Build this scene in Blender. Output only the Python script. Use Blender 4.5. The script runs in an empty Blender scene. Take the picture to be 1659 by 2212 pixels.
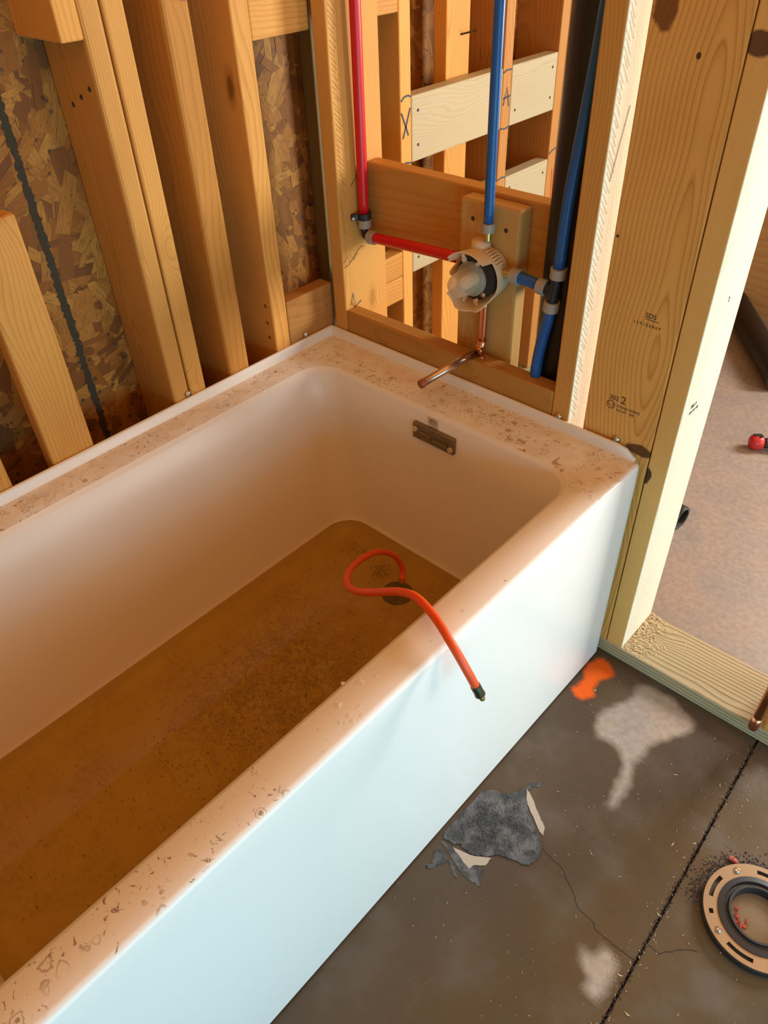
import bpy, bmesh, math, random
from mathutils import Vector, Matrix
PI = math.pi
random.seed(7)
S = bpy.context.scene
COL = S.collection

# ------------------------------------------------------------------ camera
cam_d = bpy.data.cameras.new('camera'); cam = bpy.data.objects.new('camera', cam_d); COL.objects.link(cam)
CAM = Vector((1.2396, -1.1256, 1.3881)); YAW, PITCH, ROLL, FPX = 0.77101, 0.70692, -0.04463, 1642.738
fw = Vector((-math.sin(YAW)*math.cos(PITCH), math.cos(YAW)*math.cos(PITCH), -math.sin(PITCH)))
rt = fw.cross(Vector((0, 0, 1))).normalized(); up = rt.cross(fw)
r2 = rt*math.cos(ROLL) + up*math.sin(ROLL); u2 = up*math.cos(ROLL) - rt*math.sin(ROLL)
cam.matrix_world = Matrix(((r2.x, u2.x, -fw.x, CAM.x), (r2.y, u2.y, -fw.y, CAM.y), (r2.z, u2.z, -fw.z, CAM.z), (0, 0, 0, 1)))
cam_d.sensor_fit = 'AUTO'; cam_d.sensor_width = 36.0; cam_d.lens = FPX/2212*36.0
cam_d.clip_start = 0.02
S.camera = cam

# ------------------------------------------------------------------ world, lights, exposure
W = bpy.data.worlds.new('world'); S.world = W; W.use_nodes = True
W.node_tree.nodes['Background'].inputs[0].default_value = (0.80, 0.90, 1.0, 1)
W.node_tree.nodes['Background'].inputs[1].default_value = 0.12

def area(name, loc, rot, sx, sy, energy, color):
    d = bpy.data.lights.new(name, 'AREA'); d.shape = 'RECTANGLE'; d.size = sx; d.size_y = sy
    d.energy = energy; d.color = color
    o = bpy.data.objects.new(name, d); COL.objects.link(o); o.location = loc; o.rotation_euler = rot
    return o
# daylight through the window openings of the next room
area('window_daylight', (1.72, 1.93, 1.22), (-PI/2, 0, 0), 0.80, 0.75, 84, (1.0, 0.97, 0.90))
area('side_window_daylight', (3.26, 0.85, 1.10), (0, PI/2, 0), 1.1, 1.3, 32, (1.0, 0.97, 0.92))
area('apron_fill', (2.26, -1.05, 0.52), (0, PI/2, 0), 0.90, 1.7, 25, (0.25, 0.76, 1.0))  # added low lamp before the blank bathroom wall, lights the apron cool
# added overhead fill lamp standing in for daylight bounced off the bare timber
area('bounce_fill', (1.10, -0.95, 2.40), (0, 0, 0), 2.2, 2.8, 18, (1.0, 0.41, 0.085))

S.view_settings.view_transform = 'Standard'; S.view_settings.look = 'None'
S.view_settings.gamma = 1.0; S.view_settings.exposure = 0.0
S.view_settings.use_curve_mapping = False
S.cycles.use_denoising = True
S.cycles.max_bounces = 8; S.cycles.transparent_max_bounces = 12
S.cycles.sample_clamp_indirect = 6.0

# ------------------------------------------------------------------ helpers
def lin(r, g, b):
    f = lambda c: (c/255/12.92) if c/255 <= 0.04045 else ((c/255+0.055)/1.055)**2.4
    return (f(r), f(g), f(b), 1)

class NT:
    def __init__(s, name):
        s.m = bpy.data.materials.new(name); s.m.use_nodes = True; s.t = s.m.node_tree
        s.t.nodes.clear(); s.out = s.n('ShaderNodeOutputMaterial')
    def n(s, typ, **kw):
        nd = s.t.nodes.new(typ)
        for k, v in kw.items(): setattr(nd, k, v)
        return nd
    def put(s, sock, v):
        if isinstance(v, bpy.types.NodeSocket): s.t.links.new(v, sock)
        elif v is not None:
            try: sock.default_value = v
            except Exception: sock.default_value = (*v, 1) if len(v) == 3 else v[:3]
    def math(s, op, a, b=None, c=None, clamp=False):
        nd = s.n('ShaderNodeMath', operation=op); nd.use_clamp = clamp
        s.put(nd.inputs[0], a)
        if b is not None: s.put(nd.inputs[1], b)
        if c is not None: s.put(nd.inputs[2], c)
        return nd.outputs[0]
    def vmath(s, op, a, b=None, out=0):
        nd = s.n('ShaderNodeVectorMath', operation=op); s.put(nd.inputs[0], a)
        if b is not None: s.put(nd.inputs[1], b)
        return nd.outputs[out]
    def mix(s, f, a, b, mode='MIX'):
        nd = s.n('ShaderNodeMix', data_type='RGBA', blend_type=mode)
        s.put(nd.inputs[0], f); s.put(nd.inputs[6], a); s.put(nd.inputs[7], b); return nd.outputs[2]
    def noise(s, vec, scale, detail=2, rough=.5, dist=0):
        nd = s.n('ShaderNodeTexNoise'); s.put(nd.inputs['Vector'], vec)
        nd.inputs['Scale'].default_value = scale; nd.inputs['Detail'].default_value = detail
        nd.inputs['Roughness'].default_value = rough; nd.inputs['Distortion'].default_value = dist
        return nd.outputs[0]
    def vor(s, vec, scale, feature='F1', rnd=1):
        nd = s.n('ShaderNodeTexVoronoi', feature=feature); s.put(nd.inputs['Vector'], vec)
        nd.inputs['Scale'].default_value = scale; nd.inputs['Randomness'].default_value = rnd; return nd
    def step(s, v, a, b):                       # smoothstep a..b
        nd = s.n('ShaderNodeMapRange', interpolation_type='SMOOTHSTEP')
        s.put(nd.inputs[0], v); nd.inputs[1].default_value = a; nd.inputs[2].default_value = b
        return nd.outputs[0]
    def obj(s): return s.n('ShaderNodeTexCoord').outputs['Object']
    def xyz(s, v):
        nd = s.n('ShaderNodeSeparateXYZ'); s.put(nd.inputs[0], v); return nd.outputs
    def comb(s, x, y, z):
        nd = s.n('ShaderNodeCombineXYZ')
        for i, q in enumerate((x, y, z)): s.put(nd.inputs[i], q)
        return nd.outputs[0]
    def bump(s, h, strength, dist=.001):
        nd = s.n('ShaderNodeBump'); s.put(nd.inputs['Height'], h)
        nd.inputs['Strength'].default_value = strength; nd.inputs['Distance'].default_value = dist
        return nd.outputs[0]
    def bsdf(s, color, rough=.5, metal=0, normal=None, spec=.5, **kw):
        nd = s.n('ShaderNodeBsdfPrincipled'); s.put(nd.inputs['Base Color'], color)
        s.put(nd.inputs['Roughness'], rough); s.put(nd.inputs['Metallic'], metal)
        s.put(nd.inputs['Specular IOR Level'], spec)
        if normal is not None: s.put(nd.inputs['Normal'], normal)
        for k, v in kw.items(): s.put(nd.inputs[k], v)
        return nd.outputs[0]
    def end(s, shader): s.t.links.new(shader, s.out.inputs[0]); return s.m

def plain(name, color, rough=.5, metal=0, bump=0, bscale=300, spec=.5, **kw):
    t = NT(name); nrm = None
    v = t.noise(t.obj(), 30, 3)
    c = t.mix(t.math('MULTIPLY', v, .18), color, tuple(x*.6 for x in color[:3])+(1,))
    if bump: nrm = t.bump(t.noise(t.obj(), bscale, 2), bump)
    return t.end(t.bsdf(c, rough, metal, nrm, spec, **kw))

def wood(name, light, dark, spacing=.007, ring=.55, rough=.62, pith=(.05, .07), wob=.03, knots=1.0,
         spots=(), var=.16, saw=.25, zst=.3, spec=.25, nsc=9, w2a=.12, groove=0, fibre=.35, cath=0):
    """lumber: growth rings about an off-board pith, fibre, knots; length along local z"""
    t = NT(name); p = t.obj(); rnd = t.n('ShaderNodeObjectInfo').outputs['Random']
    x, y, z = t.xyz(p)
    rz = t.math('MULTIPLY', rnd, 57.0)
    q = t.comb(x, y, t.math('ADD', t.math('MULTIPLY', z, zst), rz))
    kq = t.comb(t.math('MULTIPLY', x, 7.5), t.math('MULTIPLY', y, 7.5), t.math('ADD', t.math('MULTIPLY', z, 3.2), rz))
    kd = t.vor(kq, 1.0).outputs['Distance']
    w1 = t.math('MULTIPLY', t.math('SUBTRACT', t.noise(q, nsc, 1, .4), .5), wob*2)
    w2 = t.math('MULTIPLY', t.math('SUBTRACT', t.noise(q, 60, 2), .5), wob*w2a)
    px = t.math('ADD', x, t.math('ADD', t.math('MULTIPLY', t.math('SUBTRACT', rnd, .5), .08), pith[0]))
    py = t.math('ADD', y, pith[1])
    r = t.math('SQRT', t.math('ADD', t.math('MULTIPLY', px, px), t.math('MULTIPLY', py, py)))
    r = t.math('ADD', t.math('ADD', r, w1), w2)
    if knots: r = t.math('ADD', r, t.math('MULTIPLY', t.step(kd, .30, .0), .022))
    if cath: r = t.math('ADD', r, t.math('MULTIPLY', t.noise(t.comb(3.1, 7.7, t.math('MULTIPLY', z, 2.6)), 1, 1, .3), cath))
    k = t.math('FRACT', t.math('DIVIDE', r, spacing))
    ramp = t.n('ShaderNodeValToRGB'); t.put(ramp.inputs[0], k)
    e = ramp.color_ramp.elements; e[0].position = 0; e[0].color = (0, 0, 0, 1); e[1].position = 1; e[1].color = (.15, .15, .15, 1)
    for pos, val in ((.45, .10), (.72, .45), (.86, 1.0), (.93, .5)):
        el = e.new(pos); el.color = (val, val, val, 1)
    fib = t.noise(t.comb(t.math('MULTIPLY', x, 420), t.math('MULTIPLY', y, 420), t.math('ADD', t.math('MULTIPLY', z, 9), rz)), 1, 2)
    blot = t.noise(q, 14, 3)
    f = t.math('MULTIPLY', ramp.outputs[0], ring)
    f = t.math('ADD', f, t.math('MULTIPLY', t.math('SUBTRACT', fib, .5), fibre))
    f = t.math('ADD', f, t.math('MULTIPLY', t.math('SUBTRACT', blot, .5), .5), clamp=True)
    c = t.mix(f, light, dark)
    tint = t.math('ADD', t.math('MULTIPLY', rnd, var*2), 1-var)
    c = t.mix(1.0, c, t.comb(tint, tint, tint), 'MULTIPLY')
    if knots:
        kr = t.math('ADD', kd, t.math('MULTIPLY', t.math('SUBTRACT', t.noise(kq, 6, 2), .5), .05))
        c = t.mix(t.math('MULTIPLY', t.step(kr, .085, .05), .8*knots), c, tuple(v*.33 for v in dark[:3])+(1,))
        c = t.mix(t.math('MULTIPLY', t.math('MULTIPLY', t.step(kr, .02, .05), t.step(kr, .16, .08)), .45*knots), c, tuple(v*.75 for v in dark[:3])+(1,))
    for sp in spots:                             # (centre, radii, colour, strength)
        d = t.vmath('SUBTRACT', p, sp[0]); d = t.vmath('DIVIDE', d, sp[1]); d = t.vmath('LENGTH', d, out=1)
        d = t.math('ADD', d, t.math('MULTIPLY', t.math('SUBTRACT', t.noise(p, 70, 3), .5), .55))
        c = t.mix(t.math('MULTIPLY', t.step(d, 1.08, .82), sp[3]), c, sp[2])
    h = t.math('ADD', t.math('MULTIPLY', fib, .6), t.math('MULTIPLY', t.noise(p, 240, 2), .5))
    if groove: h = t.math('SUBTRACT', h, t.math('MULTIPLY', ramp.outputs[0], groove))
    return t.end(t.bsdf(c, rough, 0, t.bump(h, saw, .0012), spec))

def link(o, parent=None):
    COL.objects.link(o)
    if parent is not None: o.parent = parent
    return o
def thing(name, label, cat, loc=(0, 0, 0), group=None):
    o = bpy.data.objects.new(name, None); COL.objects.link(o); o.location = loc; o.empty_display_size = .05
    o['label'] = label; o['category'] = cat
    if group: o['group'] = group
    return o
def tag(o, label, cat, group=None, kind=None):
    o['label'] = label; o['category'] = cat
    if group: o['group'] = group
    if kind: o['kind'] = kind
    return o
def struct(name, label, loc=(0, 0, 0)):
    o = bpy.data.objects.new(name, None); COL.objects.link(o); o.location = loc; o['kind'] = 'structure'
    o['label'] = label; o['category'] = name.split('_')[0]; return o

def mesh_obj(name, bm, mat, parent=None, smooth=False, origin=None):
    """bm in world coordinates; object origin at parent's location (or given origin)"""
    org = Vector(origin) if origin is not None else Vector((0, 0, 0))
    base = Vector((0, 0, 0)); q = parent
    while q is not None: base = base + q.location; q = q.parent
    if origin is None: org = base
    bmesh.ops.translate(bm, verts=bm.verts, vec=-org)
    bmesh.ops.recalc_face_normals(bm, faces=bm.faces)
    me = bpy.data.meshes.new(name); bm.to_mesh(me); bm.free()
    if smooth: me.polygons.foreach_set('use_smooth', [True]*len(me.polygons))
    mats = mat if isinstance(mat, (list, tuple)) else [mat]
    for m in mats: me.materials.append(m)
    o = bpy.data.objects.new(name, me); link(o, parent); o.location = org - base
    return o

def box_bm(x0, x1, y0, y1, z0, z1, bev=0, seg=2):
    bm = bmesh.new()
    bmesh.ops.create_cube(bm, size=1, matrix=Matrix.Translation(((x0+x1)/2, (y0+y1)/2, (z0+z1)/2)) @ Matrix.Diagonal((x1-x0, y1-y0, z1-z0, 1)))
    if bev: bmesh.ops.bevel(bm, geom=list(bm.edges), offset=bev, segments=seg, affect='EDGES', profile=.5)
    return bm
def box(name, x0, x1, y0, y1, z0, z1, mat, parent=None, bev=0, origin=None):
    return mesh_obj(name, box_bm(x0, x1, y0, y1, z0, z1, bev), mat, parent, origin=origin)

def board(name, x0, x1, y0, y1, z0, z1, axis, mat, parent, bev=.003, twist=0):
    """one piece of lumber, its grain (local z) along the given world axis"""
    c = Vector(((x0+x1)/2, (y0+y1)/2, (z0+z1)/2)); d = (x1-x0, y1-y0, z1-z0)
    if axis == 'z': sz, rot = (d[0], d[1], d[2]), (0, 0, 0)
    elif axis == 'x': sz, rot = (d[2], d[1], d[0]), (0, PI/2, 0)
    else: sz, rot = (d[0], d[2], d[1]), (-PI/2, 0, 0)
    bm = bmesh.new()
    bmesh.ops.create_cube(bm, size=1, matrix=Matrix.Diagonal((sz[0], sz[1], sz[2], 1)))
    if bev: bmesh.ops.bevel(bm, geom=list(bm.edges), offset=bev, segments=2, affect='EDGES', profile=.5)
    me = bpy.data.meshes.new(name); bm.to_mesh(me); bm.free(); me.materials.append(mat)
    o = bpy.data.objects.new(name, me); link(o, parent); o.rotation_euler = rot
    base = parent.location if parent is not None else Vector((0, 0, 0))
    o.location = c - base
    return o

def smooth_path(pts, n=8):
    P = [Vector(p) for p in pts]; P = [2*P[0]-P[1]] + P + [2*P[-1]-P[-2]]; out = []
    for i in range(1, len(P)-2):
        for k in range(n):
            t = k/n; a, b, c, d = P[i-1], P[i], P[i+1], P[i+2]
            out.append(.5*((2*b) + (c-a)*t + (2*a-5*b+4*c-d)*t*t + (3*b-3*c+d-a)*t**3))
    out.append(P[-2]); return out
def tube_bm(path, r, seg=16, bm=None, cap=True):
    bm = bm or bmesh.new(); P = [Vector(p) for p in path]; rings = []
    n = None
    for i, p in enumerate(P):
        tg = (P[min(i+1, len(P)-1)] - P[max(i-1, 0)]).normalized()
        if n is None:
            a = Vector((0, 0, 1)) if abs(tg.z) < .9 else Vector((1, 0, 0)); n = tg.cross(a).normalized()
        else:
            n = (n - tg*n.dot(tg)).normalized()
        b = tg.cross(n); rr = r[i] if isinstance(r, (list, tuple)) else r
        rings.append([bm.verts.new(p + (n*math.cos(2*PI*k/seg) + b*math.sin(2*PI*k/seg))*rr) for k in range(seg)])
    for A, B in zip(rings, rings[1:]):
        for k in range(seg): bm.faces.new((A[k], A[(k+1) % seg], B[(k+1) % seg], B[k]))
    if cap: bm.faces.new(rings[0][::-1]); bm.faces.new(rings[-1])
    return bm
def tube(name, path, r, mat, parent, seg=16, smooth=True):
    return mesh_obj(name, tube_bm(path, r, seg), mat, parent, smooth)
def lathe_bm(profile, org, axis, seg=32, closed=False, bm=None):
    """profile [(radius, height along axis)] turned about the axis through org"""
    bm = bm or bmesh.new(); ax = Vector(axis).normalized()
    a = Vector((0, 0, 1)) if abs(ax.z) < .9 else Vector((1, 0, 0)); u = ax.cross(a).normalized(); v = ax.cross(u)
    org = Vector(org); rings = []
    for r, h in profile:
        if r < 1e-6: rings.append([bm.verts.new(org + ax*h)])
        else: rings.append([bm.verts.new(org + ax*h + (u*math.cos(2*PI*k/seg) + v*math.sin(2*PI*k/seg))*r) for k in range(seg)])
    pairs = list(zip(rings, rings[1:])) + ([(rings[-1], rings[0])] if closed else [])
    for A, B in pairs:
        for k in range(seg):
            j = (k+1) % seg
            if len(A) == 1 and len(B) == 1: continue
            if len(A) == 1: bm.faces.new((A[0], B[j], B[k]))
            elif len(B) == 1: bm.faces.new((A[k], A[j], B[0]))
            else: bm.faces.new((A[k], A[j], B[j], B[k]))
    return bm
def lathe(name, profile, org, axis, mat, parent, seg=32, smooth=True, closed=False):
    o = mesh_obj(name, lathe_bm(profile, org, axis, seg, closed), mat, parent, smooth)
    if smooth:
        md = o.modifiers.new('edges', 'EDGE_SPLIT'); md.split_angle = math.radians(40)
    return o
def prism_bm(poly, z0, z1, bm=None):
    bm = bm or bmesh.new()
    lo = [bm.verts.new((x, y, z0)) for x, y in poly]; hi = [bm.verts.new((x, y, z1)) for x, y in poly]
    bm.faces.new(lo[::-1]); bm.faces.new(hi)
    for i in range(len(poly)):
        j = (i+1) % len(poly); bm.faces.new((lo[i], lo[j], hi[j], hi[i]))
    return bm
def text_obj(name, txt, size, origin, xdir, ydir, mat, parent, depth=.0002):
    """lettering lying on a face: xdir = reading direction, ydir = up of the letters"""
    cu = bpy.data.curves.new(name, 'FONT'); cu.body = txt; cu.size = size; cu.extrude = depth
    tmp = bpy.data.objects.new(name, cu); COL.objects.link(tmp)
    dg = bpy.context.evaluated_depsgraph_get(); me = bpy.data.meshes.new_from_object(tmp.evaluated_get(dg))
    bpy.data.objects.remove(tmp); bpy.data.curves.remove(cu)
    X = Vector(xdir).normalized(); Y = Vector(ydir).normalized(); Z = X.cross(Y)
    M = Matrix(((X.x, Y.x, Z.x, origin[0]), (X.y, Y.y, Z.y, origin[1]), (X.z, Y.z, Z.z, origin[2]), (0, 0, 0, 1)))
    me.transform(M); bm = bmesh.new(); bm.from_mesh(me); bpy.data.meshes.remove(me)
    # parent boards may be rotated: work in the parent's own space
    if parent is not None and parent.parent is not None:
        pm = Matrix.Translation(parent.parent.location) @ Matrix.Translation(parent.location) @ parent.rotation_euler.to_matrix().to_4x4()
        bm.transform(pm.inverted())
        m2 = bpy.data.meshes.new(name); bm.to_mesh(m2); bm.free(); m2.materials.append(mat)
        o = bpy.data.objects.new(name, m2); link(o, parent); return o
    return mesh_obj(name, bm, mat, parent)
def on_board(name, bm, mat, parent, smooth=False):
    """a sub-part given in world coordinates, hung on a (possibly rotated) board"""
    chain = Matrix.Identity(4); q = parent; seq = []
    while q is not None: seq.append(q); q = q.parent
    for q in reversed(seq): chain = chain @ Matrix.Translation(q.location) @ q.rotation_euler.to_matrix().to_4x4()
    bm.transform(chain.inverted()); bmesh.ops.recalc_face_normals(bm, faces=bm.faces)
    me = bpy.data.meshes.new(name); bm.to_mesh(me); bm.free(); me.materials.append(mat)
    if smooth: me.polygons.foreach_set('use_smooth', [True]*len(me.polygons))
    o = bpy.data.objects.new(name, me); link(o, parent); return o
def stroke_bm(pts, w, nrm, th=.0003, bm=None):
    """a drawn line: flat ribbon of width w along pts, lying on a face of normal nrm"""
    bm = bm or bmesh.new(); N = Vector(nrm); P = [Vector(p) for p in pts]; L = []; R = []
    for i, p in enumerate(P):
        tg = (P[min(i+1, len(P)-1)]-P[max(i-1, 0)]).normalized(); s = tg.cross(N).normalized()
        ww = (w[i] if isinstance(w, (list, tuple)) else w)/2
        L.append(bm.verts.new(p+s*ww+N*th)); R.append(bm.verts.new(p-s*ww+N*th))
    for i in range(len(P)-1): bm.faces.new((L[i], L[i+1], R[i+1], R[i]))
    return bm

# ------------------------------------------------------------------ materials
FIR = wood('fir', (.68, .335, .076, 1), (.41, .158, .026, 1), spacing=.0065, ring=.5)
FIR_RED = wood('fir_red', (.50, .235, .06, 1), (.32, .125, .025, 1), spacing=.008, ring=.45, knots=.8)
FIR_FINE = wood('fir_fine', (.68, .345, .082, 1), (.48, .20, .034, 1), spacing=.0032, ring=.6, knots=.5, wob=.012)
FIR_BROWN = wood('fir_brown', (.52, .255, .055, 1), (.34, .145, .025, 1), spacing=.012, ring=.4, knots=1)
FIR_SPRAY = wood('fir_red_sprayed', (.60, .27, .05, 1), (.38, .14, .022, 1), spacing=.008, ring=.45, knots=.8, spots=[((.072, .012, .034), (.03, .035, .024), (.20, .03, .075, 1), .9)])
SHAVE = plain('shaving', (.66, .50, .29, 1), .8)
FIR_TAN = wood('fir_tan', (.60, .345, .105, 1), (.44, .22, .055, 1), spacing=.004, ring=.4, knots=0, wob=.012)
PALE = wood('pale_spruce', (.50, .43, .27, 1), (.34, .275, .15, 1), spacing=.004, ring=.4, knots=.3, var=.06, saw=.5)
TREATED = wood('treated', (.40, .315, .19, 1), (.19, .16, .07, 1), spacing=.0095, ring=1.0, knots=.4, saw=.6, groove=1.5, pith=(.03, .09), wob=.012)
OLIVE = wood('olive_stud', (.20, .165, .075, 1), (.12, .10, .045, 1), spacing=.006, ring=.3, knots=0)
HB = wood('flat_fir', (.74, .39, .10, 1), (.40, .16, .026, 1), spacing=.0078, ring=.62, knots=0, pith=(-.010, .033), wob=.018, zst=.40, var=.02, nsc=4.0, w2a=.035, fibre=.12, cath=.11,
          spots=[((-.049, 0, .033+.0), (.020, .05, .034), (.16, .05, .012, 1), .9), ((.009, 0, -.02), (.004, .05, .005), (.06, .02, .008, 1), .95),
                 ((-.063, 0, -.276), (.003, .05, .003), (.06, .02, .008, 1), .95), ((.05, 0, -.645), (.03, .05, .013), (.07, .025, .01, 1), .9)])
JB = wood('jamb_fir', (.74, .42, .125, 1), (.52, .26, .06, 1), spacing=.0035, ring=.5, knots=.25, wob=.015, var=.02,
          spots=[((-.019, -.07, -.69), (.012, .02, .020), (.05, .018, .010, 1), .95), ((-.004, -.07, .0), (.020, .03, .016), (.07, .025, .012, 1), .9)])
ENDGRAIN = wood('end_grain', (.60, .40, .21, 1), (.36, .20, .09, 1), spacing=.004, ring=.8, knots=0)
INK = plain('black_ink', (.05, .035, .02, 1), .8)
DARKWOOD = plain('saw_mark_brown', (.30, .17, .06, 1), .8)  # brown of the saw-mark strokes
INKBLUE = plain('blue_marker', (.06, .08, .12, 1), .8)
STEEL = plain('zinc_screw', (.55, .52, .45, 1), .35, 1)
BLACKP = plain('black_abs', (.012, .012, .013, 1), .38)
BLACKM = plain('black_plastic', (.016, .016, .018, 1), .45)
RINGP = plain('pex_ring', (.36, .31, .25, 1), .45)
REDP = plain('red_pex', (.62, .006, .012, 1), .33)
BLUEP = plain('blue_pex', (.012, .10, .34, 1), .33)
BRASS = plain('brass', (.72, .46, .14, 1), .3, 1)
COPPER = plain('copper', (.80, .36, .19, 1), .28, 1, bump=.12, bscale=60)
ORANGE = plain('orange_rubber', (.80, .085, .008, 1), .45, bump=.1)
DARKMETAL = plain('dark_ferrule', (.10, .085, .05, 1), .35, .9)

def guard_mat(name, col, tr, alpha):
    t = NT(name)
    d = t.bsdf(col, .35, 0, None, .5); l = t.n('ShaderNodeBsdfTranslucent'); l.inputs[0].default_value = col
    m = t.n('ShaderNodeMixShader'); m.inputs[0].default_value = tr; t.t.links.new(d, m.inputs[1]); t.t.links.new(l.outputs[0], m.inputs[2])
    if alpha < 1:
        tp = t.n('ShaderNodeBsdfTransparent'); tp.inputs[0].default_value = (.95, .9, .8, 1)
        m2 = t.n('ShaderNodeMixShader'); m2.inputs[0].default_value = alpha
        t.t.links.new(tp.outputs[0], m2.inputs[1]); t.t.links.new(m.outputs[0], m2.inputs[2]); return t.end(m2.outputs[0])
    return t.end(m.outputs[0])
GUARD = guard_mat('ivory_plastic', (.94, .78, .54, 1), .45, 1)
COVER = guard_mat('clear_plastic', (.97, .86, .66, 1), .55, .55)

# OSB: backing colour and strand colours (random for each strand)
t = NT('osb_core'); OSBC = t.end(t.bsdf(t.mix(t.noise(t.obj(), 40, 3), (.30, .14, .045, 1), (.16, .065, .02, 1)), .7))
t = NT('osb_strand'); geo = t.n('ShaderNodeNewGeometry'); rp = t.n('ShaderNodeValToRGB'); t.put(rp.inputs[0], geo.outputs['Random Per Island'])
e = rp.color_ramp.elements; e[0].position = 0; e[0].color = (.17, .06, .010, 1); e[1].position = 1; e[1].color = (.56, .275, .045, 1)
for pos, c in ((.3, (.31, .112, .012, 1)), (.6, (.42, .17, .022, 1)), (.85, (.49, .225, .034, 1))):
    el = e.new(pos); el.color = c
uv = t.n('ShaderNodeUVMap'); ux, uy, uz = t.xyz(uv.outputs[0])
gr = t.noise(t.comb(t.math('MULTIPLY', ux, 60), t.math('MULTIPLY', uy, 700), t.math('MULTIPLY', geo.outputs['Random Per Island'], 90)), 1, 2)
c = t.mix(t.step(gr, .42, .75), rp.outputs[0], (.20, .09, .028, 1))
mold = t.step(t.math('ADD', t.vor(t.obj(), 42).outputs['Distance'], t.math('MULTIPLY', t.noise(t.obj(), 5, 1), .45)), .36, .30)
c = t.mix(t.math('MULTIPLY', mold, .75), c, (.05, .045, .03, 1))
OSBS = t.end(t.bsdf(c, .6, 0, t.bump(gr, .3), .3))

# ply / rough sheathing of the far room and out-of-view shell
PLY = wood('plywood', (.50, .29, .11, 1), (.34, .17, .055, 1), spacing=.03, ring=.5, knots=.6, wob=.06)
t = NT('rough_sheathing')
SHELL = t.end(t.bsdf(t.mix(t.noise(t.obj(), 12, 4), (.58, .36, .16, 1), (.40, .22, .085, 1)), .75))

# concrete: dry, wet and painted areas come from the slab's own stain map
t = NT('concrete'); p = t.obj(); x, y, z = t.xyz(p)
att = t.n('ShaderNodeVertexColor', layer_name='stain'); ar, ag, ab = (lambda nd: nd.outputs)(t.n('ShaderNodeSeparateColor')) if False else (None, None, None)
sc = t.n('ShaderNodeSeparateColor'); t.put(sc.inputs[0], att.outputs['Color'])
n1 = t.noise(p, 2.2, 4, .55); n2 = t.noise(p, 9, 4, .6); n3 = t.noise(p, 70, 3, .6)
dry = t.mix(t.step(n2, .3, .75), (.38, .305, .25, 1), (.30, .265, .245, 1))
dry = t.mix(t.math('MULTIPLY', t.step(n1, .55, .8), .45), dry, (.40, .27, .13, 1))
wet = t.mix(t.step(n1, .35, .65), (.062, .044, .031, 1), (.086, .051, .021, 1))
wet = t.mix(t.step(n2, .45, .8), wet, (.105, .081, .063, 1))
far = t.step(y, .05, .20)
dr = t.math('MAXIMUM', sc.outputs[0], far)
c = t.mix(dr, wet, dry)
c = t.mix(t.math('MULTIPLY', t.math('SUBTRACT', 1.0, t.step(n3, .3, .7)), .25), c, (.09, .06, .04, 1))
c = t.mix(sc.outputs[1], c, (.72, .105, .004, 1))
sp = t.math('ADD', t.vor(p, 60).outputs['Distance'], t.math('MULTIPLY', t.noise(p, 6, 2), .12))
c = t.mix(t.math('MULTIPLY', t.step(sp, .115, .085), .6), c, (.50, .42, .33, 1))
rough = t.math('ADD', t.math('MULTIPLY', n2, .28), .24)
CONC = t.end(t.bsdf(c, rough, 0, t.bump(t.math('ADD', n3, n2), .12, .002), .4))
DARKCONC = plain('joint_dirt', (.03, .02, .014, 1), .9, bump=.5)

# ------------------------------------------------------------------ structure: floor
floor = struct('floor', 'stained concrete slab floor with a saw-cut joint, wet around the tub')
JX = lambda y: 1.1754 - .0333*y         # saw-cut joint
DRY = [[(0.9258, -0.0284), (0.9346, -0.0603), (0.9254, -0.0926), (0.9127, -0.118), (0.9006, -0.1381), (0.907, -0.1607), (0.9115, -0.1798), (0.9267, -0.2026), (0.9481, -0.1971), (0.9661, -0.1945), (0.9829, -0.2014), (0.9976, -0.2221), (1.0116, -0.2765), (1.0178, -0.3223), (1.0286, -0.3152), (1.0346, -0.282), (1.0269, -0.25), (1.0145, -0.2072), (1.0161, -0.1636), (1.0267, -0.1238), (1.0545, -0.086), (1.0656, -0.0448), (1.0438, -0.0317), (0.9973, -0.0153), (0.9577, -0.0155)],
       [(1.1138, -0.5708), (1.1226, -0.5711), (1.1323, -0.5764), (1.1361, -0.5683), (1.1382, -0.5501), (1.1512, -0.5431), (1.1675, -0.5495), (1.1759, -0.5625), (1.1726, -0.5767), (1.1744, -0.5906), (1.1797, -0.6034), (1.1772, -0.6271), (1.1655, -0.6248), (1.1528, -0.621), (1.1448, -0.6216), (1.1516, -0.6067), (1.1465, -0.6001), (1.1271, -0.5926)]]
PAINT = [[(0.8142, -0.064), (0.8184, -0.0285), (0.8328, -0.016), (0.8553, -0.0177), (0.8747, -0.0424), (0.8611, -0.0645), (0.8569, -0.0934), (0.8678, -0.1235), (0.8569, -0.1403), (0.8383, -0.1443), (0.8257, -0.1355), (0.8279, -0.0985)]]
def inside(px, py, poly):
    r = False; j = len(poly)-1
    for i in range(len(poly)):
        a, b = poly[i], poly[j]
        if (a[1] > py) != (b[1] > py) and px < (b[0]-a[0])*(py-a[1])/(b[1]-a[1])+a[0]: r = not r
        j = i
    return r
bm = bmesh.new(); lay = bm.verts.layers.float_color.new('stain')
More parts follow.
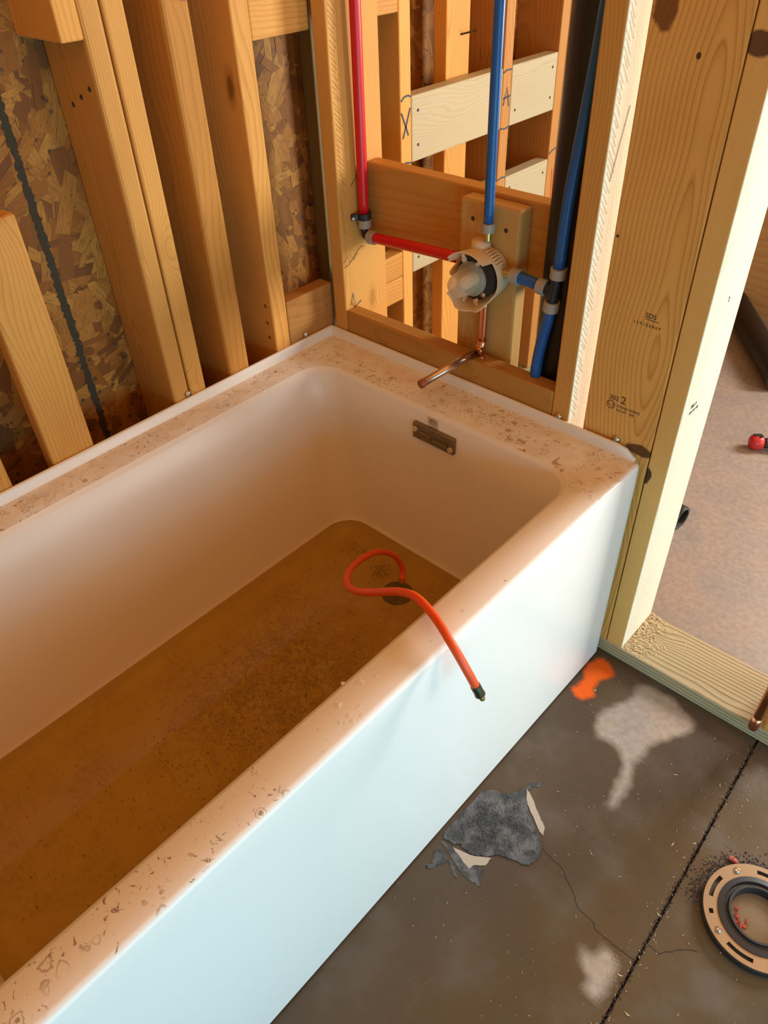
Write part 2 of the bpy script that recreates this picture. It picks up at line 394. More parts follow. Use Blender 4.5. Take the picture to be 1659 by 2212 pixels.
def strip(u0, u1, v0, v1, nu, nv, fx):
    g = []
    for j in range(nv+1):
        row = []
        yy = v0+(v1-v0)*j/nv
        for i in range(nu+1):
            xx = fx(yy, u0, u1, i/nu); vt = bm.verts.new((xx, yy, 0)); c = [0, 0, 0, 1]
            if .78 < xx < 1.25 and -.95 < yy < .01:
                wx = xx+.0022*math.sin(yy*95+xx*40)+.0012*math.sin(yy*230); wy = yy+.0022*math.sin(xx*105)
                sd = [(inside(wx+a*.006, wy+b*.006, q)) for a in (-1, 0, 1) for b in (-1, 0, 1) for q in DRY]
                c[0] = min(1, sum(sd)/9)
                c[1] = min(1, sum(inside(wx+a*.003, wy+b*.003, q) for a in (-1, 1) for b in (-1, 1) for q in PAINT)/4)
            vt[lay] = c; row.append(vt)
        g.append(row)
    for j in range(nv):
        for i in range(nu): bm.faces.new((g[j][i], g[j][i+1], g[j+1][i+1], g[j+1][i]))
lerp_joint = lambda yy, u0, u1, s: u0+(JX(yy)-.0022-u0)*s
strip(.78, 0, -.70, .005, 130, 230, lerp_joint)
strip(-.2, 0, -.70, .005, 1, 1, lambda yy, a, b, s: -.2+(.78+.2)*s)
strip(-.2, 0, -2.6, -.70, 1, 1, lerp_joint)
slab = mesh_obj('slab', bm, CONC, floor)
bm = bmesh.new(); lay = bm.verts.layers.float_color.new('stain')
strip(0, 3.3, -2.6, .005, 1, 1, lambda yy, u0, u1, s: (JX(yy)+.0022)*(1-s)+3.3*s)
mesh_obj('slab', bm, CONC, floor)
bm = bmesh.new(); lay = bm.verts.layers.float_color.new('stain')
strip(-.2, 3.3, .005, 2.2, 1, 1, lambda yy, u0, u1, s: -.2+3.5*s)
mesh_obj('slab', bm, CONC, floor)
box('joint_bed', -.2, 3.3, -2.6, 2.2, -.06, -.008, DARKCONC, floor)
bm = bmesh.new()
for yj in [-.65+.001*k for k in range(0, 640, 3)]:        # dirt crumbling over the joint edges
    for q in range(2):
        a = random.uniform(0, 6.28); s = random.uniform(.0006, .0022); cx = JX(yj)+random.gauss(0, .0022)
        prism_bm([(cx+s*math.cos(a+k*2.1)*random.uniform(.6, 1.4), yj+random.uniform(-.002, .002)+s*math.sin(a+k*2.1)) for k in range(3)], -.001, .0006+s*.3, bm)
o = mesh_obj('joint_dirt', bm, DARKCONC, floor); o['kind'] = 'stuff'
def jag(pts, n, amp):
    P = smooth_path([(a, b, .0004) for a, b in pts], n)
    return [p+Vector((random.gauss(0, amp), random.gauss(0, amp), 0)) for p in P]
for pts in ([(0.9726, -0.4729), (0.9992, -0.4786), (1.0226, -0.482), (1.0372, -0.4928), (1.0571, -0.5041), (1.0799, -0.5206), (1.1096, -0.5238), (1.1175, -0.5315), (1.1403, -0.5316), (1.1556, -0.5322), (1.1721, -0.5315), (1.1897, -0.5296)],
            [(1.1931, -0.4974), (1.2014, -0.4935), (1.2121, -0.4945), (1.2271, -0.4799), (1.2394, -0.4642), (1.2605, -0.45)]):
    mesh_obj('crack', stroke_bm(jag(pts, 4, .0006), .0011, (0, 0, 1), .0001), DARKCONC, floor)

# ------------------------------------------------------------------ structure: left wall (sheathed, studs at x = -0.14 .. 0)
wl = struct('wall_left', 'open stud wall sheathed with strand board behind the tub')
panel = box('strand_board_panel', -.152, -.1405, -2.6, 1.82, 0, 2.44, OSBC, wl)
bm = bmesh.new(); uvl = bm.loops.layers.uv.new('UVMap'); rr = random.Random(3)
for k in range(5200):                                      # wood strands pressed into the panel
    cy = rr.uniform(-1.05, 1.1); cz = rr.uniform(.28, 1.38); L = rr.uniform(.03, .075); w = rr.uniform(.006, .019)
    a = rr.gauss(.35, .75) if rr.random() < .75 else rr.uniform(0, PI); h = -.1403 + rr.uniform(0, .0016)
    ca, sa = math.cos(a), math.sin(a); tl = rr.uniform(-.0006, .0006)
    vs = []
    for (u, v) in ((-L, -w*rr.uniform(.5, 1)), (L, -w), (L*rr.uniform(.85, 1.1), w*rr.uniform(.5, 1)), (-L*rr.uniform(.85, 1.1), w)):
        vs.append((bm.verts.new((h+tl*(u/L), cy+u*sa+v*ca, cz+u*ca-v*sa)), u, v))
    f = bm.faces.new([q[0] for q in vs])
    for lp, q in zip(f.loops, vs): lp[uvl].uv = (q[1], q[2])
o = mesh_obj('wood_strand', bm, OSBS, panel); o['kind'] = 'stuff'
GREYLINE = plain('grey_sealant', (.05, .040, .020, 1), .8)
bm = stroke_bm([(-.1382, -.552+random.gauss(0, .0012), .36+.004*k) for k in range(250)], [.014+random.gauss(0, .0024) for k in range(250)], (1, 0, 0), .0002)
on_board('seam_line', bm, GREYLINE, panel)
board('bottom_plate', -.14, 0, -1.6, 1.82, 0, .038, 'y', TREATED, wl)
stud = lambda y0, y1, m, z0=.038, z1=2.40, x0=-.14, x1=0, n='stud', b=.003: board(n, x0, x1, y0, y1, z0, z1, 'z', m, wl, b)
stud(-1.26, -1.222, FIR); stud(-.844, -.806, FIR)
stud(-.726, -.639, FIR, .038, .994, -.038, 0, 'blocking', .006)
sA = stud(-.451, -.413, FIR_FINE, b=.006); sB = stud(-.410, -.372, FIR_FINE, b=.004)
stud(-.490, -.4515, FIR, 1.199, 2.40, n='blocking')
sC = stud(-.306, -.252, FIR_SPRAY, b=.007); sD = stud(-.172, -.131, FIR)
board('blocking', -.038, 0, -.130, .010, .517, .657, 'y', FIR_RED, wl)
board('blocking', -.040, -.002, -.130, .010, 1.153, 1.293, 'y', FIR, wl)
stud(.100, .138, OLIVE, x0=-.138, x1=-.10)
stud(.259, .296, FIR_FINE); sF = stud(.468, .557, FIR, x0=-.079, x1=-.041)
sX = wl.children[-2]
stud2 = stud(.645, .683, FIR_RED); stud3 = stud(.893, .931, FIR_RED); stud(1.30, 1.338, FIR)
board('blocking', -.038, 0, .142, .258, 1.152, 1.29, 'y', FIR, wl)
board('blocking', -.038, 0, .142, .258, .588, .650, 'y', FIR, wl)
board('blocking', -.038, 0, .142, .258, .525, .587, 'y', FIR, wl)
pl = []
for z0, z1 in ((.850, .990), (.583, .722)):
    for y0, y1 in ((.297, .644), (.684, .892)):
        pl.append(board('blocking', -.038, 0, y0, y1, z0, z1, 'y', PALE, wl))
        for yy in ((y0+.022), (y1-.022)):
            for zz in (z0+.035, z1-.032):
                if y0 > .5 and yy < .75 and zz > .95: continue
                on_board('nail_head', lathe_bm([(0, .0006), (.0035, .0006), (.0035, 0)], (0, yy, zz), (1, 0, 0), 10), INK, pl[-1])
# marker writing on the studs beyond
def marks(par, xs, lines, w=.004, nrm=(1, 0, 0), mat=INKBLUE, name='marker_writing'):
    bm = bmesh.new()
    for ln in lines: stroke_bm(ln, w, nrm, .0005, bm)
    on_board(name, bm, mat, par)
X0 = 0.0005
marks(sX, 0, [[(X0, .262, .985), (X0, .270, .992), (X0, .284, .994), (X0, .295, .990)], [(X0, .262, .962), (X0, .272, .940), (X0, .285, .912)], [(X0, .292, .968), (X0, .280, .940), (X0, .266, .908)], [(X0, .264, .852), (X0, .275, .855), (X0, .294, .851)]])
marks(stud2, 0, [[(X0, .652, .905), (X0, .664, .945), (X0, .676, .900)], [(X0, .650, .921), (X0, .680, .924)], [(X0, .646, .980), (X0, .660, .984), (X0, .682, .983)], [(X0, .646, .852), (X0, .664, .848), (X0, .682, .851)], [(X0, .646, .723), (X0, .664, .727), (X0, .682, .724)]])
marks(stud3, 0, [[(X0, .895, .735), (X0, .91, .742), (X0, .93, .745)]])
marks(stud3, 0, [[(X0, .921, .69), (X0, .926, .63), (X0, .928, .585)]], .006, (1, 0, 0), plain('orange_marker', (.8, .13, .02, 1), .7))
bm = tube_bm([(-.041, .522, 1.075), (-.012, .545, 1.083)], .0022, 8); on_board('bent_nail', bm, DARKMETAL, sF)
for zz, yy in ((1.10, -.443), (1.115, -.437), (1.13, -.431)):    # nails in the double stud's side
    on_board('nail_head', lathe_bm([(0, .0008), (.0042, .0008), (.0042, 0)], (-.09+(zz-1.10)*2.2, -.451, zz), (0, -1, 0), 10), INK, sA)
for yy, zz in ((-.1505, .66), (-.151, .62), (-.152, .585)):
    on_board('nail_head', lathe_bm([(.0022, .0005), (.004, .0008), (.004, 0)], (-.020, -.172, zz), (0, -1, 0), 10), INK, sD)

# ------------------------------------------------------------------ structure: end wall behind the tub taps (open, 2x6)
wb = struct('wall_back', 'open stud wall at the tap end of the tub, continuing into a doorway')
board('bottom_plate', -.0, 2.6, .004, .144, 0, .038, 'x', TREATED, wb)
sE = board('stud', .014, .052, .001, .141, .038, 2.4, 'z', FIR_FINE, wb)
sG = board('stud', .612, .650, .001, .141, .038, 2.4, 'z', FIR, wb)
sH = board('stud', .681, .820, .004, .042, .038, 2.36, 'z', HB, wb, .002)
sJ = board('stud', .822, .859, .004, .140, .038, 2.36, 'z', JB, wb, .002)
SAWN_LIT = wood('rough_sawn_lit_edge', (.86, .77, .58, 1), (.66, .52, .32, 1), spacing=.006, ring=.35, knots=.25, wob=.02, saw=1.0, var=.02, rough=.8)  # rough-sawn face, its colour paled to carry the window light
def sawn_lit_edge(o):
    o.data.materials.append(SAWN_LIT)
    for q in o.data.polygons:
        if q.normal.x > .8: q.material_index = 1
sawn_lit_edge(sG); sawn_lit_edge(sJ)
sK = board('stud', 1.172, 1.210, .005, .144, .038, 2.4, 'z', FIR, wb)
bb = board('blocking', .0525, .509, .091, .129, .752, .910, 'x', FIR_BROWN, wb)
vb = board('blocking', .334, .472, .0525, .0905, .40, .903, 'z', FIR_TAN, wb, .005)
ld = board('ledger', .0525, .6115, .001, .039, .517, .606, 'x', FIR_BROWN, wb, .004)
for xx, zz in ((.365, .868), (.442, .862)):
    on_board('nail_head', lathe_bm([(0, .0005), (.0045, .0005), (.0045, 0)], (xx, .0525, zz), (0, -1, 0), 10), INK, vb)
for xx, yy, zz, ax in ((.482, .012, .606, (0, 0, 1)), (.424, .001, .578, (0, -1, 0))):
    on_board('nail_head', lathe_bm([(.003, .0004), (.0052, .0008), (.0055, 0)], (xx, yy, zz), ax, 12), FIR_RED, ld)
# nails at the foot of the first stud
for path in ([(.052, .028, .640), (.060, .026, .615)], [(.052, .030, .604), (.066, .038, .622)]):
    on_board('bent_nail', tube_bm(path, .0016, 8), STEEL, sE)
# grade stamps
text_obj('grade_stamp', '302', .0125, (.7235, .0038, .6365), (1, 0, 0), (0, 0, 1), INK, sH)
text_obj('grade_stamp', '2', .021, (.7460, .0038, .6345), (1, 0, 0), (0, 0, 1), INK, sH)
text_obj('grade_stamp', '® STAND WHITE'.replace('®', ''), .0068, (.7385, .0038, .6245), (1, 0, 0), (0, 0, 1), INK, sH)
text_obj('grade_stamp', 'KD-HT   FIR', .0066, (.7410, .0038, .6165), (1, 0, 0), (0, 0, 1), INK, sH)
bm = bmesh.new()
stroke_bm([(.7285+.0078*math.cos(a*.2618), .0038, .6255+.0078*math.sin(a*.2618)) for a in range(25)], .0013, (0, -1, 0), .0003, bm)
stroke_bm([(.7235, .0038, .629), (.7262, .0038, .621), (.7285, .0038, .628), (.7308, .0038, .621), (.7335, .0038, .629)], .0012, (0, -1, 0), .0003, bm)
on_board('grade_stamp', bm, INK, sH)
text_obj('grade_stamp', 'SDS', .0115, (.7595, .0038, .806), (1, 0, 0), (0, 0, 1), INK, sH)
bm = stroke_bm([(.7595, .0038, .8035), (.785, .0038, .8025)], .0010, (0, -1, 0), .0003); on_board('grade_stamp', bm, INK, sH)
text_obj('grade_stamp', '1 2 9 1 0 0 8 6 9', .0072, (.741, .0038, .7905), (1, 0, 0), (0, 0, 1), INK, sH)
text_obj('grade_stamp', '302 2', .010, (.8593, .035, .652), (0, 1, 0), (0, 0, 1), INK, sJ)
text_obj('grade_stamp', 'KD-HT FIR', .0075, (.8593, .035, .640), (0, 1, 0), (0, 0, 1), INK, sJ)
text_obj('grade_stamp', '2', .012, (.8593, .075, .835), (0, 1, 0), (0, 0, 1), INK, sJ)
bm = bmesh.new()
stroke_bm([(.0524, .006, .706), (.0524, .02, .709), (.0524, .034, .718), (.0524, .05, .732), (.0524, .062, .738), (.0524, .070, .734)], .0012, (1, 0, 0), .0003, bm)
stroke_bm([(.0524, .004, .716), (.0524, .016, .729), (.0524, .022, .711), (.0524, .028, .728), (.0524, .036, .714), (.0524, .046, .728), (.0524, .05, .722)], .0010, (1, 0, 0), .0003, bm)
stroke_bm([(.0524, .040, .873), (.0524, .055, .885), (.0524, .066, .900)], .0014, (1, 0, 0), .0003, bm)
on_board('pencil_writing', bm, INK, sE)
bm = bmesh.new(); rr = random.Random(21)
for k in range(70):
    z0 = .57+.0105*k; y0 = .004+rr.uniform(0, .004); L = rr.uniform(.010, .024)
    stroke_bm([(.6504, y0, z0+.012), (.6504, y0+L, z0+.012-L*1.2)], .0007, (1, 0, 0), .0003, bm)
on_board('saw_marks', bm, DARKWOOD, sG)
on_board('pencil_line', stroke_bm([(.6504, .050, 1.098), (.6504, .038, 1.055), (.6504, .022, .995)], .0016, (1, 0, 0), .0004), INKBLUE, sG)
bm = bmesh.new()
for k in range(48):
    z0 = .78+.0095*k; y0 = .006+rr.uniform(0, .004); L = rr.uniform(.008, .020)
    stroke_bm([(.0524, y0, z0+.010), (.0524, y0+L, z0+.010-L)], .0007, (1, 0, 0), .0003, bm)
on_board('saw_marks', bm, DARKWOOD, sE)
on_board('pencil_writing', stroke_bm([(-.075, .6449, 1.03), (-.068, .6449, 1.0), (-.060, .6449, 1.02), (-.052, .6449, .998), (-.044, .6449, 1.03), (-.040, .6449, 1.0)], .0012, (0, -1, 0), .0003), INK, stud2)
# ragged shavings left on the plate at the jamb foot
bm = bmesh.new(); rr = random.Random(11)
for k in range(260):
    cx = .862+abs(rr.gauss(0, .03)); cy = rr.uniform(.008, .14); s = rr.uniform(.0015, .006); a = rr.uniform(0, 6.28); h = .0382+rr.random()**2*.006*max(0, 1-(cx-.862)/.06)
    prism_bm([(cx+s*math.cos(a), cy+s*math.sin(a)), (cx+s*.3*math.cos(a+1.9), cy+s*.3*math.sin(a+1.9)), (cx-s*math.cos(a), cy-s*math.sin(a)), (cx+s*.3*math.cos(a-1.6), cy+s*.3*math.sin(a-1.6))], h, h+.0006, bm)
tag(mesh_obj('wood_shavings', bm, SHAVE), 'pale wood shavings and sawdust heaped on the sill plate at the door jamb', 'sawdust', kind='stuff')

# ------------------------------------------------------------------ structure: far wall with the window opening, and the rest of the shell
wf = struct('wall_far', 'plywood wall of the next room below a window opening')
board('plywood_sheet', -.14, 3.3, 1.82, 1.838, 0, .70, 'x', PLY, wf, 0)
board('plywood_sheet', -.14, .72, 1.82, 1.838, .701, 2.44, 'z', PLY, wf, 0)
board('plywood_sheet', 2.55, 3.3, 1.82, 1.838, .701, 2.44, 'z', PLY, wf, 0)
board('header', .721, 2.549, 1.82, 1.858, 2.06, 2.44, 'x', FIR, wf, .003)
for nm, args in (('wall_right', (2.30, 2.34, -2.6, .0, 0, 2.44)), ('wall_side', (3.3, 3.34, .0, 2.2, 0, 2.44)), ('wall_front', (-.2, 3.3, -2.64, -2.6, 0, 2.44)), ('ceiling', (-.2, 3.34, -2.64, 2.2, 2.44, 2.48))):
    o = box(nm, *args, SHELL); o['kind'] = 'structure'; o['label'] = 'bare sheathing of the unfinished room, out of view'; o['category'] = nm.split('_')[0]

# ------------------------------------------------------------------ bathtub
TW, TH = .8128, .5373
t = NT('tub_acrylic'); p = t.obj(); x, y, z = t.xyz(p)
base = (.80, .77, .725, 1)
geo = t.n('ShaderNodeNewGeometry'); nz = t.xyz(geo.outputs['Normal'])[2]
top = t.math('MULTIPLY', t.step(z, .525, .533), t.step(nz, .75, .92))
back = t.step(t.math('MINIMUM', x, t.math('MULTIPLY', y, -1)), .17, .12)          # back and tap-end ledges
lowfr = t.math('MULTIPLY', t.step(x, .65, .70), t.step(y, -.72, -.92))            # near end of the front rim
zone = t.math('MAXIMUM', back, lowfr)
film = t.step(t.noise(p, 26, 4, .6), .42, .62)
c = t.mix(t.math('MULTIPLY', t.math('MULTIPLY', top, back), t.math('ADD', t.math('MULTIPLY', film, .22), .06)), base, (.62, .40, .17, 1))
warp = t.vmath('ADD', p, t.vmath('SCALE', t.n('ShaderNodeTexNoise').outputs[1] if False else p, None) if False else p)
nw = t.n('ShaderNodeTexNoise'); t.put(nw.inputs['Vector'], p); nw.inputs['Scale'].default_value = 60; nw.inputs['Detail'].default_value = 2
off = t.n('ShaderNodeVectorMath', operation='MULTIPLY_ADD'); t.put(off.inputs[0], nw.outputs[1]); off.inputs[1].default_value = (.016, .016, .016); t.put(off.inputs[2], p)
wp = off.outputs[0]
v1 = t.vor(wp, 40); d1 = v1.outputs['Distance']; c1 = t.xyz(v1.outputs['Color'])[0]
has = t.step(c1, .50, .54)
ringm = t.math('MULTIPLY', t.math('MULTIPLY', t.step(d1, .25, .31), t.step(d1, .37, .33)), has)
spk = t.math('MULTIPLY', t.step(d1, .17, .10), t.step(c1, .55, .60))
fleck = t.step(t.noise(t.vmath('MULTIPLY', p, (1, 1, .2)), 115, 3, .62, .8), .60, .665)
patch = t.step(t.noise(p, 15, 3), .40, .55)
dirt = t.math('MULTIPLY', t.math('MAXIMUM', t.math('MULTIPLY', ringm, .55), t.math('MAXIMUM', t.math('MULTIPLY', spk, .75), t.math('MULTIPLY', fleck, .9))), t.math('MULTIPLY', patch, zone))
few = t.math('MULTIPLY', t.step(t.noise(p, 120, 3, .6, .5), .715, .75), .7)
dirt = t.math('MULTIPLY', t.math('MAXIMUM', dirt, few), top)
smear = t.math('MULTIPLY', t.math('MULTIPLY', t.step(t.noise(p, 38, 4, .65, .5), .56, .66), t.math('MULTIPLY', top, back)), t.math('ADD', t.math('MULTIPLY', t.step(x, .3, .6), .5), .25))
c = t.mix(smear, c, (.36, .19, .05, 1))
c = t.mix(t.math('MULTIPLY', dirt, .88), c, (.17, .075, .016, 1))
silt = t.math('MULTIPLY', t.step(z, .155, .120), t.math('MULTIPLY', t.step(x, .09, .12), t.step(x, .76, .73)))
sn = t.noise(t.vmath('MULTIPLY', p, (1, .8, 1)), 13, 4, .6); rip = t.noise(t.vmath('MULTIPLY', p, (60, 150, 1)), 1, 2)
sc1 = t.mix(t.step(sn, .35, .7), (.64, .49, .16, 1), (.50, .355, .10, 1))
sc1 = t.mix(t.math('MULTIPLY', t.step(rip, .5, .62), t.math('MULTIPLY', t.step(sn, .40, .6), .5)), sc1, (.26, .13, .035, 1))
dd = t.vmath('LENGTH', t.vmath('DIVIDE', t.vmath('SUBTRACT', p, (.41, -.60, .12)), (.20, .26, 9)), out=1)
mud = t.math('MULTIPLY', t.step(dd, 1.1, .3), t.step(t.noise(p, 55, 6, .75, .8), .44, .56))
sc1 = t.mix(t.math('MULTIPLY', mud, .85), sc1, (.14, .06, .012, 1))
c = t.mix(t.math('MULTIPLY', silt, .85), c, sc1)
basin_tint = t.math('MULTIPLY', t.math('MULTIPLY', t.step(z, .52, .15), t.step(x, .76, .745)), .30)  # browner towards the bottom of the basin
c = t.mix(basin_tint, c, (.70, .46, .17, 1))
TUBM = t.end(t.bsdf(c, t.math('ADD', t.math('MULTIPLY', dirt, .3), .30), 0, None, .42))
WHITE = plain('white_acrylic', (.80, .77, .72, 1), .3)

tub = thing('bathtub', 'white alcove bathtub with flat apron, dirty rim and brown water standing in it', 'bathtub')
def rrect(x0, x1, y0, y1, r, n=8):
    """rounded rectangle, counter-clockwise; r = single radius"""
    out = []
    for cx, cy, a0 in ((x1-r, y1-r, 0), (x0+r, y1-r, 90), (x0+r, y0+r, 180), (x1-r, y0+r, 270)):
        for k in range(n+1):
            a = math.radians(a0+90*k/n); out.append((cx+r*math.cos(a), cy+r*math.sin(a)))
    return out
def densify(loop, m=6):
    out = []
    for i in range(len(loop)):
        a, b = loop[i], loop[(i+1) % len(loop)]
        L = math.hypot(b[0]-a[0], b[1]-a[1]); out.append(a)
    return out
YN = -1.524
levels = []                                          # (loop, z)
levels.append((rrect(.002, TW-.001, YN, -.001, .014), .006))
levels.append((rrect(.002, TW, YN, -.001, .014), TH-.05))
R0 = .010
for k in range(0, 6):
    a = PI/2*k/5; levels.append((rrect(.002, TW-R0*(1-math.cos(a)), YN+R0*(1-math.cos(a)), -.001, .016), TH-R0+R0*math.sin(a)))
IX0, IX1, IY0, IY1 = .088, .742, -1.43, -.122
R1 = .009
for k in range(0, 6):
    a = PI/2*k/5; d = R1*(1-math.sin(a)) ; e2 = R1*(math.cos(a))
    levels.append((rrect(IX0-R1*(math.cos(a)), IX1+R1*(math.cos(a)), IY0-R1*math.cos(a), IY1+R1*math.cos(a), .060+R1*math.cos(a)), TH-R1*(1-math.cos(PI/2-a)) if False else TH-R1*(1-math.sin(PI/2-a))))
for s in (.25, .5, .75, 1.0):
    zz = TH-R1-(TH-R1-.165)*s
    levels.append((rrect(IX0+.068*s, IX1-.038*s, IY0+.19*s, IY1-.020*s, .060+.006*s), zz))
for k in range(1, 6):                                # cove down to the floor
    a = PI/2*k/5
    levels.append((rrect(.156+.045*(1-math.cos(a)), .704-.045*(1-math.cos(a)), -1.24+.045*(1-math.cos(a)), -.142-.045*(1-math.cos(a)), .064), .165-.047*math.sin(a)))
bm = bmesh.new(); prev = None
for loop, zz in levels:
    ring = [bm.verts.new((a, b, zz)) for a, b in loop]
    if prev:
        n = len(ring)
        for k in range(n): bm.faces.new((prev[k], prev[(k+1) % n], ring[(k+1) % n], ring[k]))
    prev = ring
bm.faces.new(prev)
sh = mesh_obj('shell', bm, TUBM, tub, True)
md = sh.modifiers.new('edges', 'EDGE_SPLIT'); md.split_angle = math.radians(50)
# tiling flange along the back and the tap end
def flange(path_fn, n, name):
    bm = bmesh.new(); rows = []
    for i in range(n+1):
        rows.append([bm.verts.new(q) for q in path_fn(i/n)])
    for A, B in zip(rows, rows[1:]):
        for k in range(len(A)-1): bm.faces.new((A[k], A[k+1], B[k+1], B[k]))
    bm.faces.new(rows[0]); bm.faces.new(rows[-1][::-1])
    o = mesh_obj(name, bm, WHITE, tub, True); m = o.modifiers.new('edges', 'EDGE_SPLIT'); m.split_angle = math.radians(45)
FH = .020
prof = [(0, 0), (0, FH-.003), (.001, FH-.001), (.003, FH), (.0055, FH), (.0078, FH-.0012), (.009, FH-.004), (.0115, .002), (.0135, -.0005)]
flange(lambda s: [(.0005+a, -1.52+1.5175*s, TH+h) for a, h in prof], 2, 'tiling_flange')
def endfl(s):
    xx = .004+(.800-.004)*s; f = 1 if xx < .772 else max(0, .5+.5*math.cos(PI*(xx-.772)/.028))
    return [(xx, -.0005-a, TH+h*f-(0 if h > 0 else 0)) for a, h in prof]
flange(endfl, 40, 'tiling_flange')
# overflow cover on the end wall of the basin
OVM = plain('bronze_plate', (.205, .155, .085, 1), .42, .25, spec=.4)
def ywall(zz): return IY1-.020*(TH-R1-zz)/(TH-R1-.165)
ov = mesh_obj('overflow_plate', box_bm(.3685, .4775, -.1330, ywall(.49)+.002, .467, .505, .0025), OVM, tub)
yf = -.1330
for xx, zz in ((.376, .4945), (.4695, .4825)):
    on_board('ivory_cap', lathe_bm([(0, .0012), (.0034, .0012), (.0036, .0028), (.0058, .0028), (.0060, 0)], (xx, yf, zz-.004), (0, -1, 0), 20), GUARD, ov, False)
for k in range(3):
    for dz in (.4995, .4725):
        on_board('screw_hole', lathe_bm([(0, .0002), (.0016, .0002), (.0016, 0)], (.385+.037*k, yf, dz), (0, -1, 0), 10), INK, ov)
on_board('slide_bar', box_bm(.384, .464, yf-.0022, yf+.001, .4800, .4905, .001), plain('bronze_dark', (.13, .095, .05, 1), .4, .3), ov)
on_board('slide_bar', box_bm(.386, .420, yf-.0042, yf, .4835, .4915, .0015), OVM, ov)
on_board('slide_bar', box_bm(.424, .462, yf-.0042, yf, .4790, .4855, .0015), OVM, ov)
# certification sticker
stk = mesh_obj('sticker', box_bm(.4055, .4305, -.1258, ywall(.519)+.003, .5075, .5275, .0004), plain('sticker_film', (.62, .53, .42, 1), .35), tub)
bm = bmesh.new(); cx, cz, yy = .418, .5175, -.1258
stroke_bm([(cx+.0088*math.cos(PI*k/12), yy, cz-.001+.0088*math.sin(PI*k/12)) for k in range(13)], .0014, (0, -1, 0), .0002, bm)
stroke_bm([(cx-.0045, yy, cz+.004), (cx+.0045, yy, cz+.004), (cx+.0045, yy, cz-.002), (cx, yy, cz-.0065), (cx-.0045, yy, cz-.002), (cx-.0045, yy, cz+.004)], .0008, (0, -1, 0), .0002, bm)
on_board('seal_print', bm, INK, stk)
text_obj('seal_print', 'UPC', .0038, (cx-.0040, yy-.0001, cz-.0005), (1, 0, 0), (0, 0, 1), INK, stk) if False else None
on_board('seal_print', stroke_bm([(cx-.003, yy, cz+.0018), (cx-.003, yy, cz-.0012), (cx-.0012, yy, cz-.0012), (cx-.0012, yy, cz+.0018), (cx-.0002, yy, cz+.0018), (cx+.0008, yy, cz+.0003), (cx+.0028, yy, cz+.0016)], .0006, (0, -1, 0), .0002), INK, stk)
# drain
lathe('drain', [(0, .0005), (.020, .0005), (.022, .004), (.031, .005), (.035, .003), (.037, 0)], (.420, -.250, .1185), (0, 0, 1), BLACKM, tub)
# tub screws
for i, (px_, py_, pz_, ax, lb) in enumerate(((.0015, -.419, .5640, (1, 0, 0), 'small zinc screw over the tub flange at the foot of the double stud'),
        (.0015, -.085, .5635, (1, 0, 0), 'small zinc screw over the tub flange at the short blocking in the corner'),
        (.629, -.0005, .5595, (0, -1, 0), 'small zinc screw over the tub flange below the narrow sunlit stud'),
        (.752, .0025, .5590, (0, -1, 0), 'small zinc screw over the tub flange below the stamped wide board'))):
    s = tag(lathe('screw', [(0, .0034), (.0020, .0034), (.0024, .0042), (.0044, .0030), (.0062, .0014), (.0066, .0)], (px_, py_, pz_), ax, STEEL, None, 16), lb, 'screw', 'screws along the tub flange')

# ------------------------------------------------------------------ water, sediment, drops
ZW = .147
t = NT('murky_water'); tp = t.n('ShaderNodeBsdfTransparent'); tp.inputs[0].default_value = (.90, .78, .42, 1)
gl = t.n('ShaderNodeBsdfGlossy'); gl.inputs['Roughness'].default_value = .03
fr = t.n('ShaderNodeFresnel'); fr.inputs[0].default_value = 1.33
df = t.n('ShaderNodeBsdfDiffuse'); df.inputs[0].default_value = (.42, .275, .075, 1)
m0 = t.n('ShaderNodeMixShader'); m0.inputs[0].default_value = .22; t.t.links.new(tp.outputs[0], m0.inputs[1]); t.t.links.new(df.outputs[0], m0.inputs[2])
m1 = t.n('ShaderNodeMixShader'); t.t.links.new(fr.outputs[0], m1.inputs[0]); t.t.links.new(m0.outputs[0], m1.inputs[1]); t.t.links.new(gl.outputs[0], m1.inputs[2])
WATER = t.end(m1.outputs[0])
def basin_loop(zz):
    if zz >= .165:
        s = (TH-R1-zz)/(TH-R1-.165); return rrect(IX0+.068*s, IX1-.038*s, IY0+.19*s, IY1-.020*s, .060+.006*s)
    a = math.asin(min(1, (.165-zz)/.047)); q = .045*(1-math.cos(a)); return rrect(.156+q, .704-q, -1.24+q, -.142-q, .064)
bm = bmesh.new(); v = [bm.verts.new((a, b, ZW)) for a, b in basin_loop(ZW)]; bm.faces.new(v)
wobj = mesh_obj('bath_water', bm, WATER); tag(wobj, 'shallow murky brown water standing in the bottom of the bathtub', 'water', kind='stuff')
bm = bmesh.new(); rr = random.Random(5); n = 0
clus = [(.36, -.52, .08, .09, 1.0), (.43, -.60, .07, .11, 1.0), (.42, -.66, .09, .10, 1.0), (.30, -.80, .10, .16, .5), (.25, -.40, .05, .14, .6), (.50, -.75, .10, .10, .7), (.26, -.20, .03, .02, .3), (.345, -.225, .016, .014, .35), (.40, -1.0, .10, .10, .35)]
while n < 7000:
    cx, cy, sx, sy, wgt = rr.choice(clus)
    if rr.random() > wgt: continue
    xx, yy = rr.gauss(cx, sx), rr.gauss(cy, sy)
    if not (.205 < xx < .655 and -1.18 < yy < -.19): continue
    n += 1; s = .0004+.0012*rr.random()**3.0*(1.6 if rr.random() < .08 else 1); a = rr.uniform(0, 6.28)
    q = [bm.verts.new((xx+s*math.cos(a+k*PI/2)*rr.uniform(.5, 1.3), yy+s*math.sin(a+k*PI/2)*rr.uniform(.5, 1.8), .1192+rr.uniform(0, .0006))) for k in range(4)]
    bm.faces.new(q)
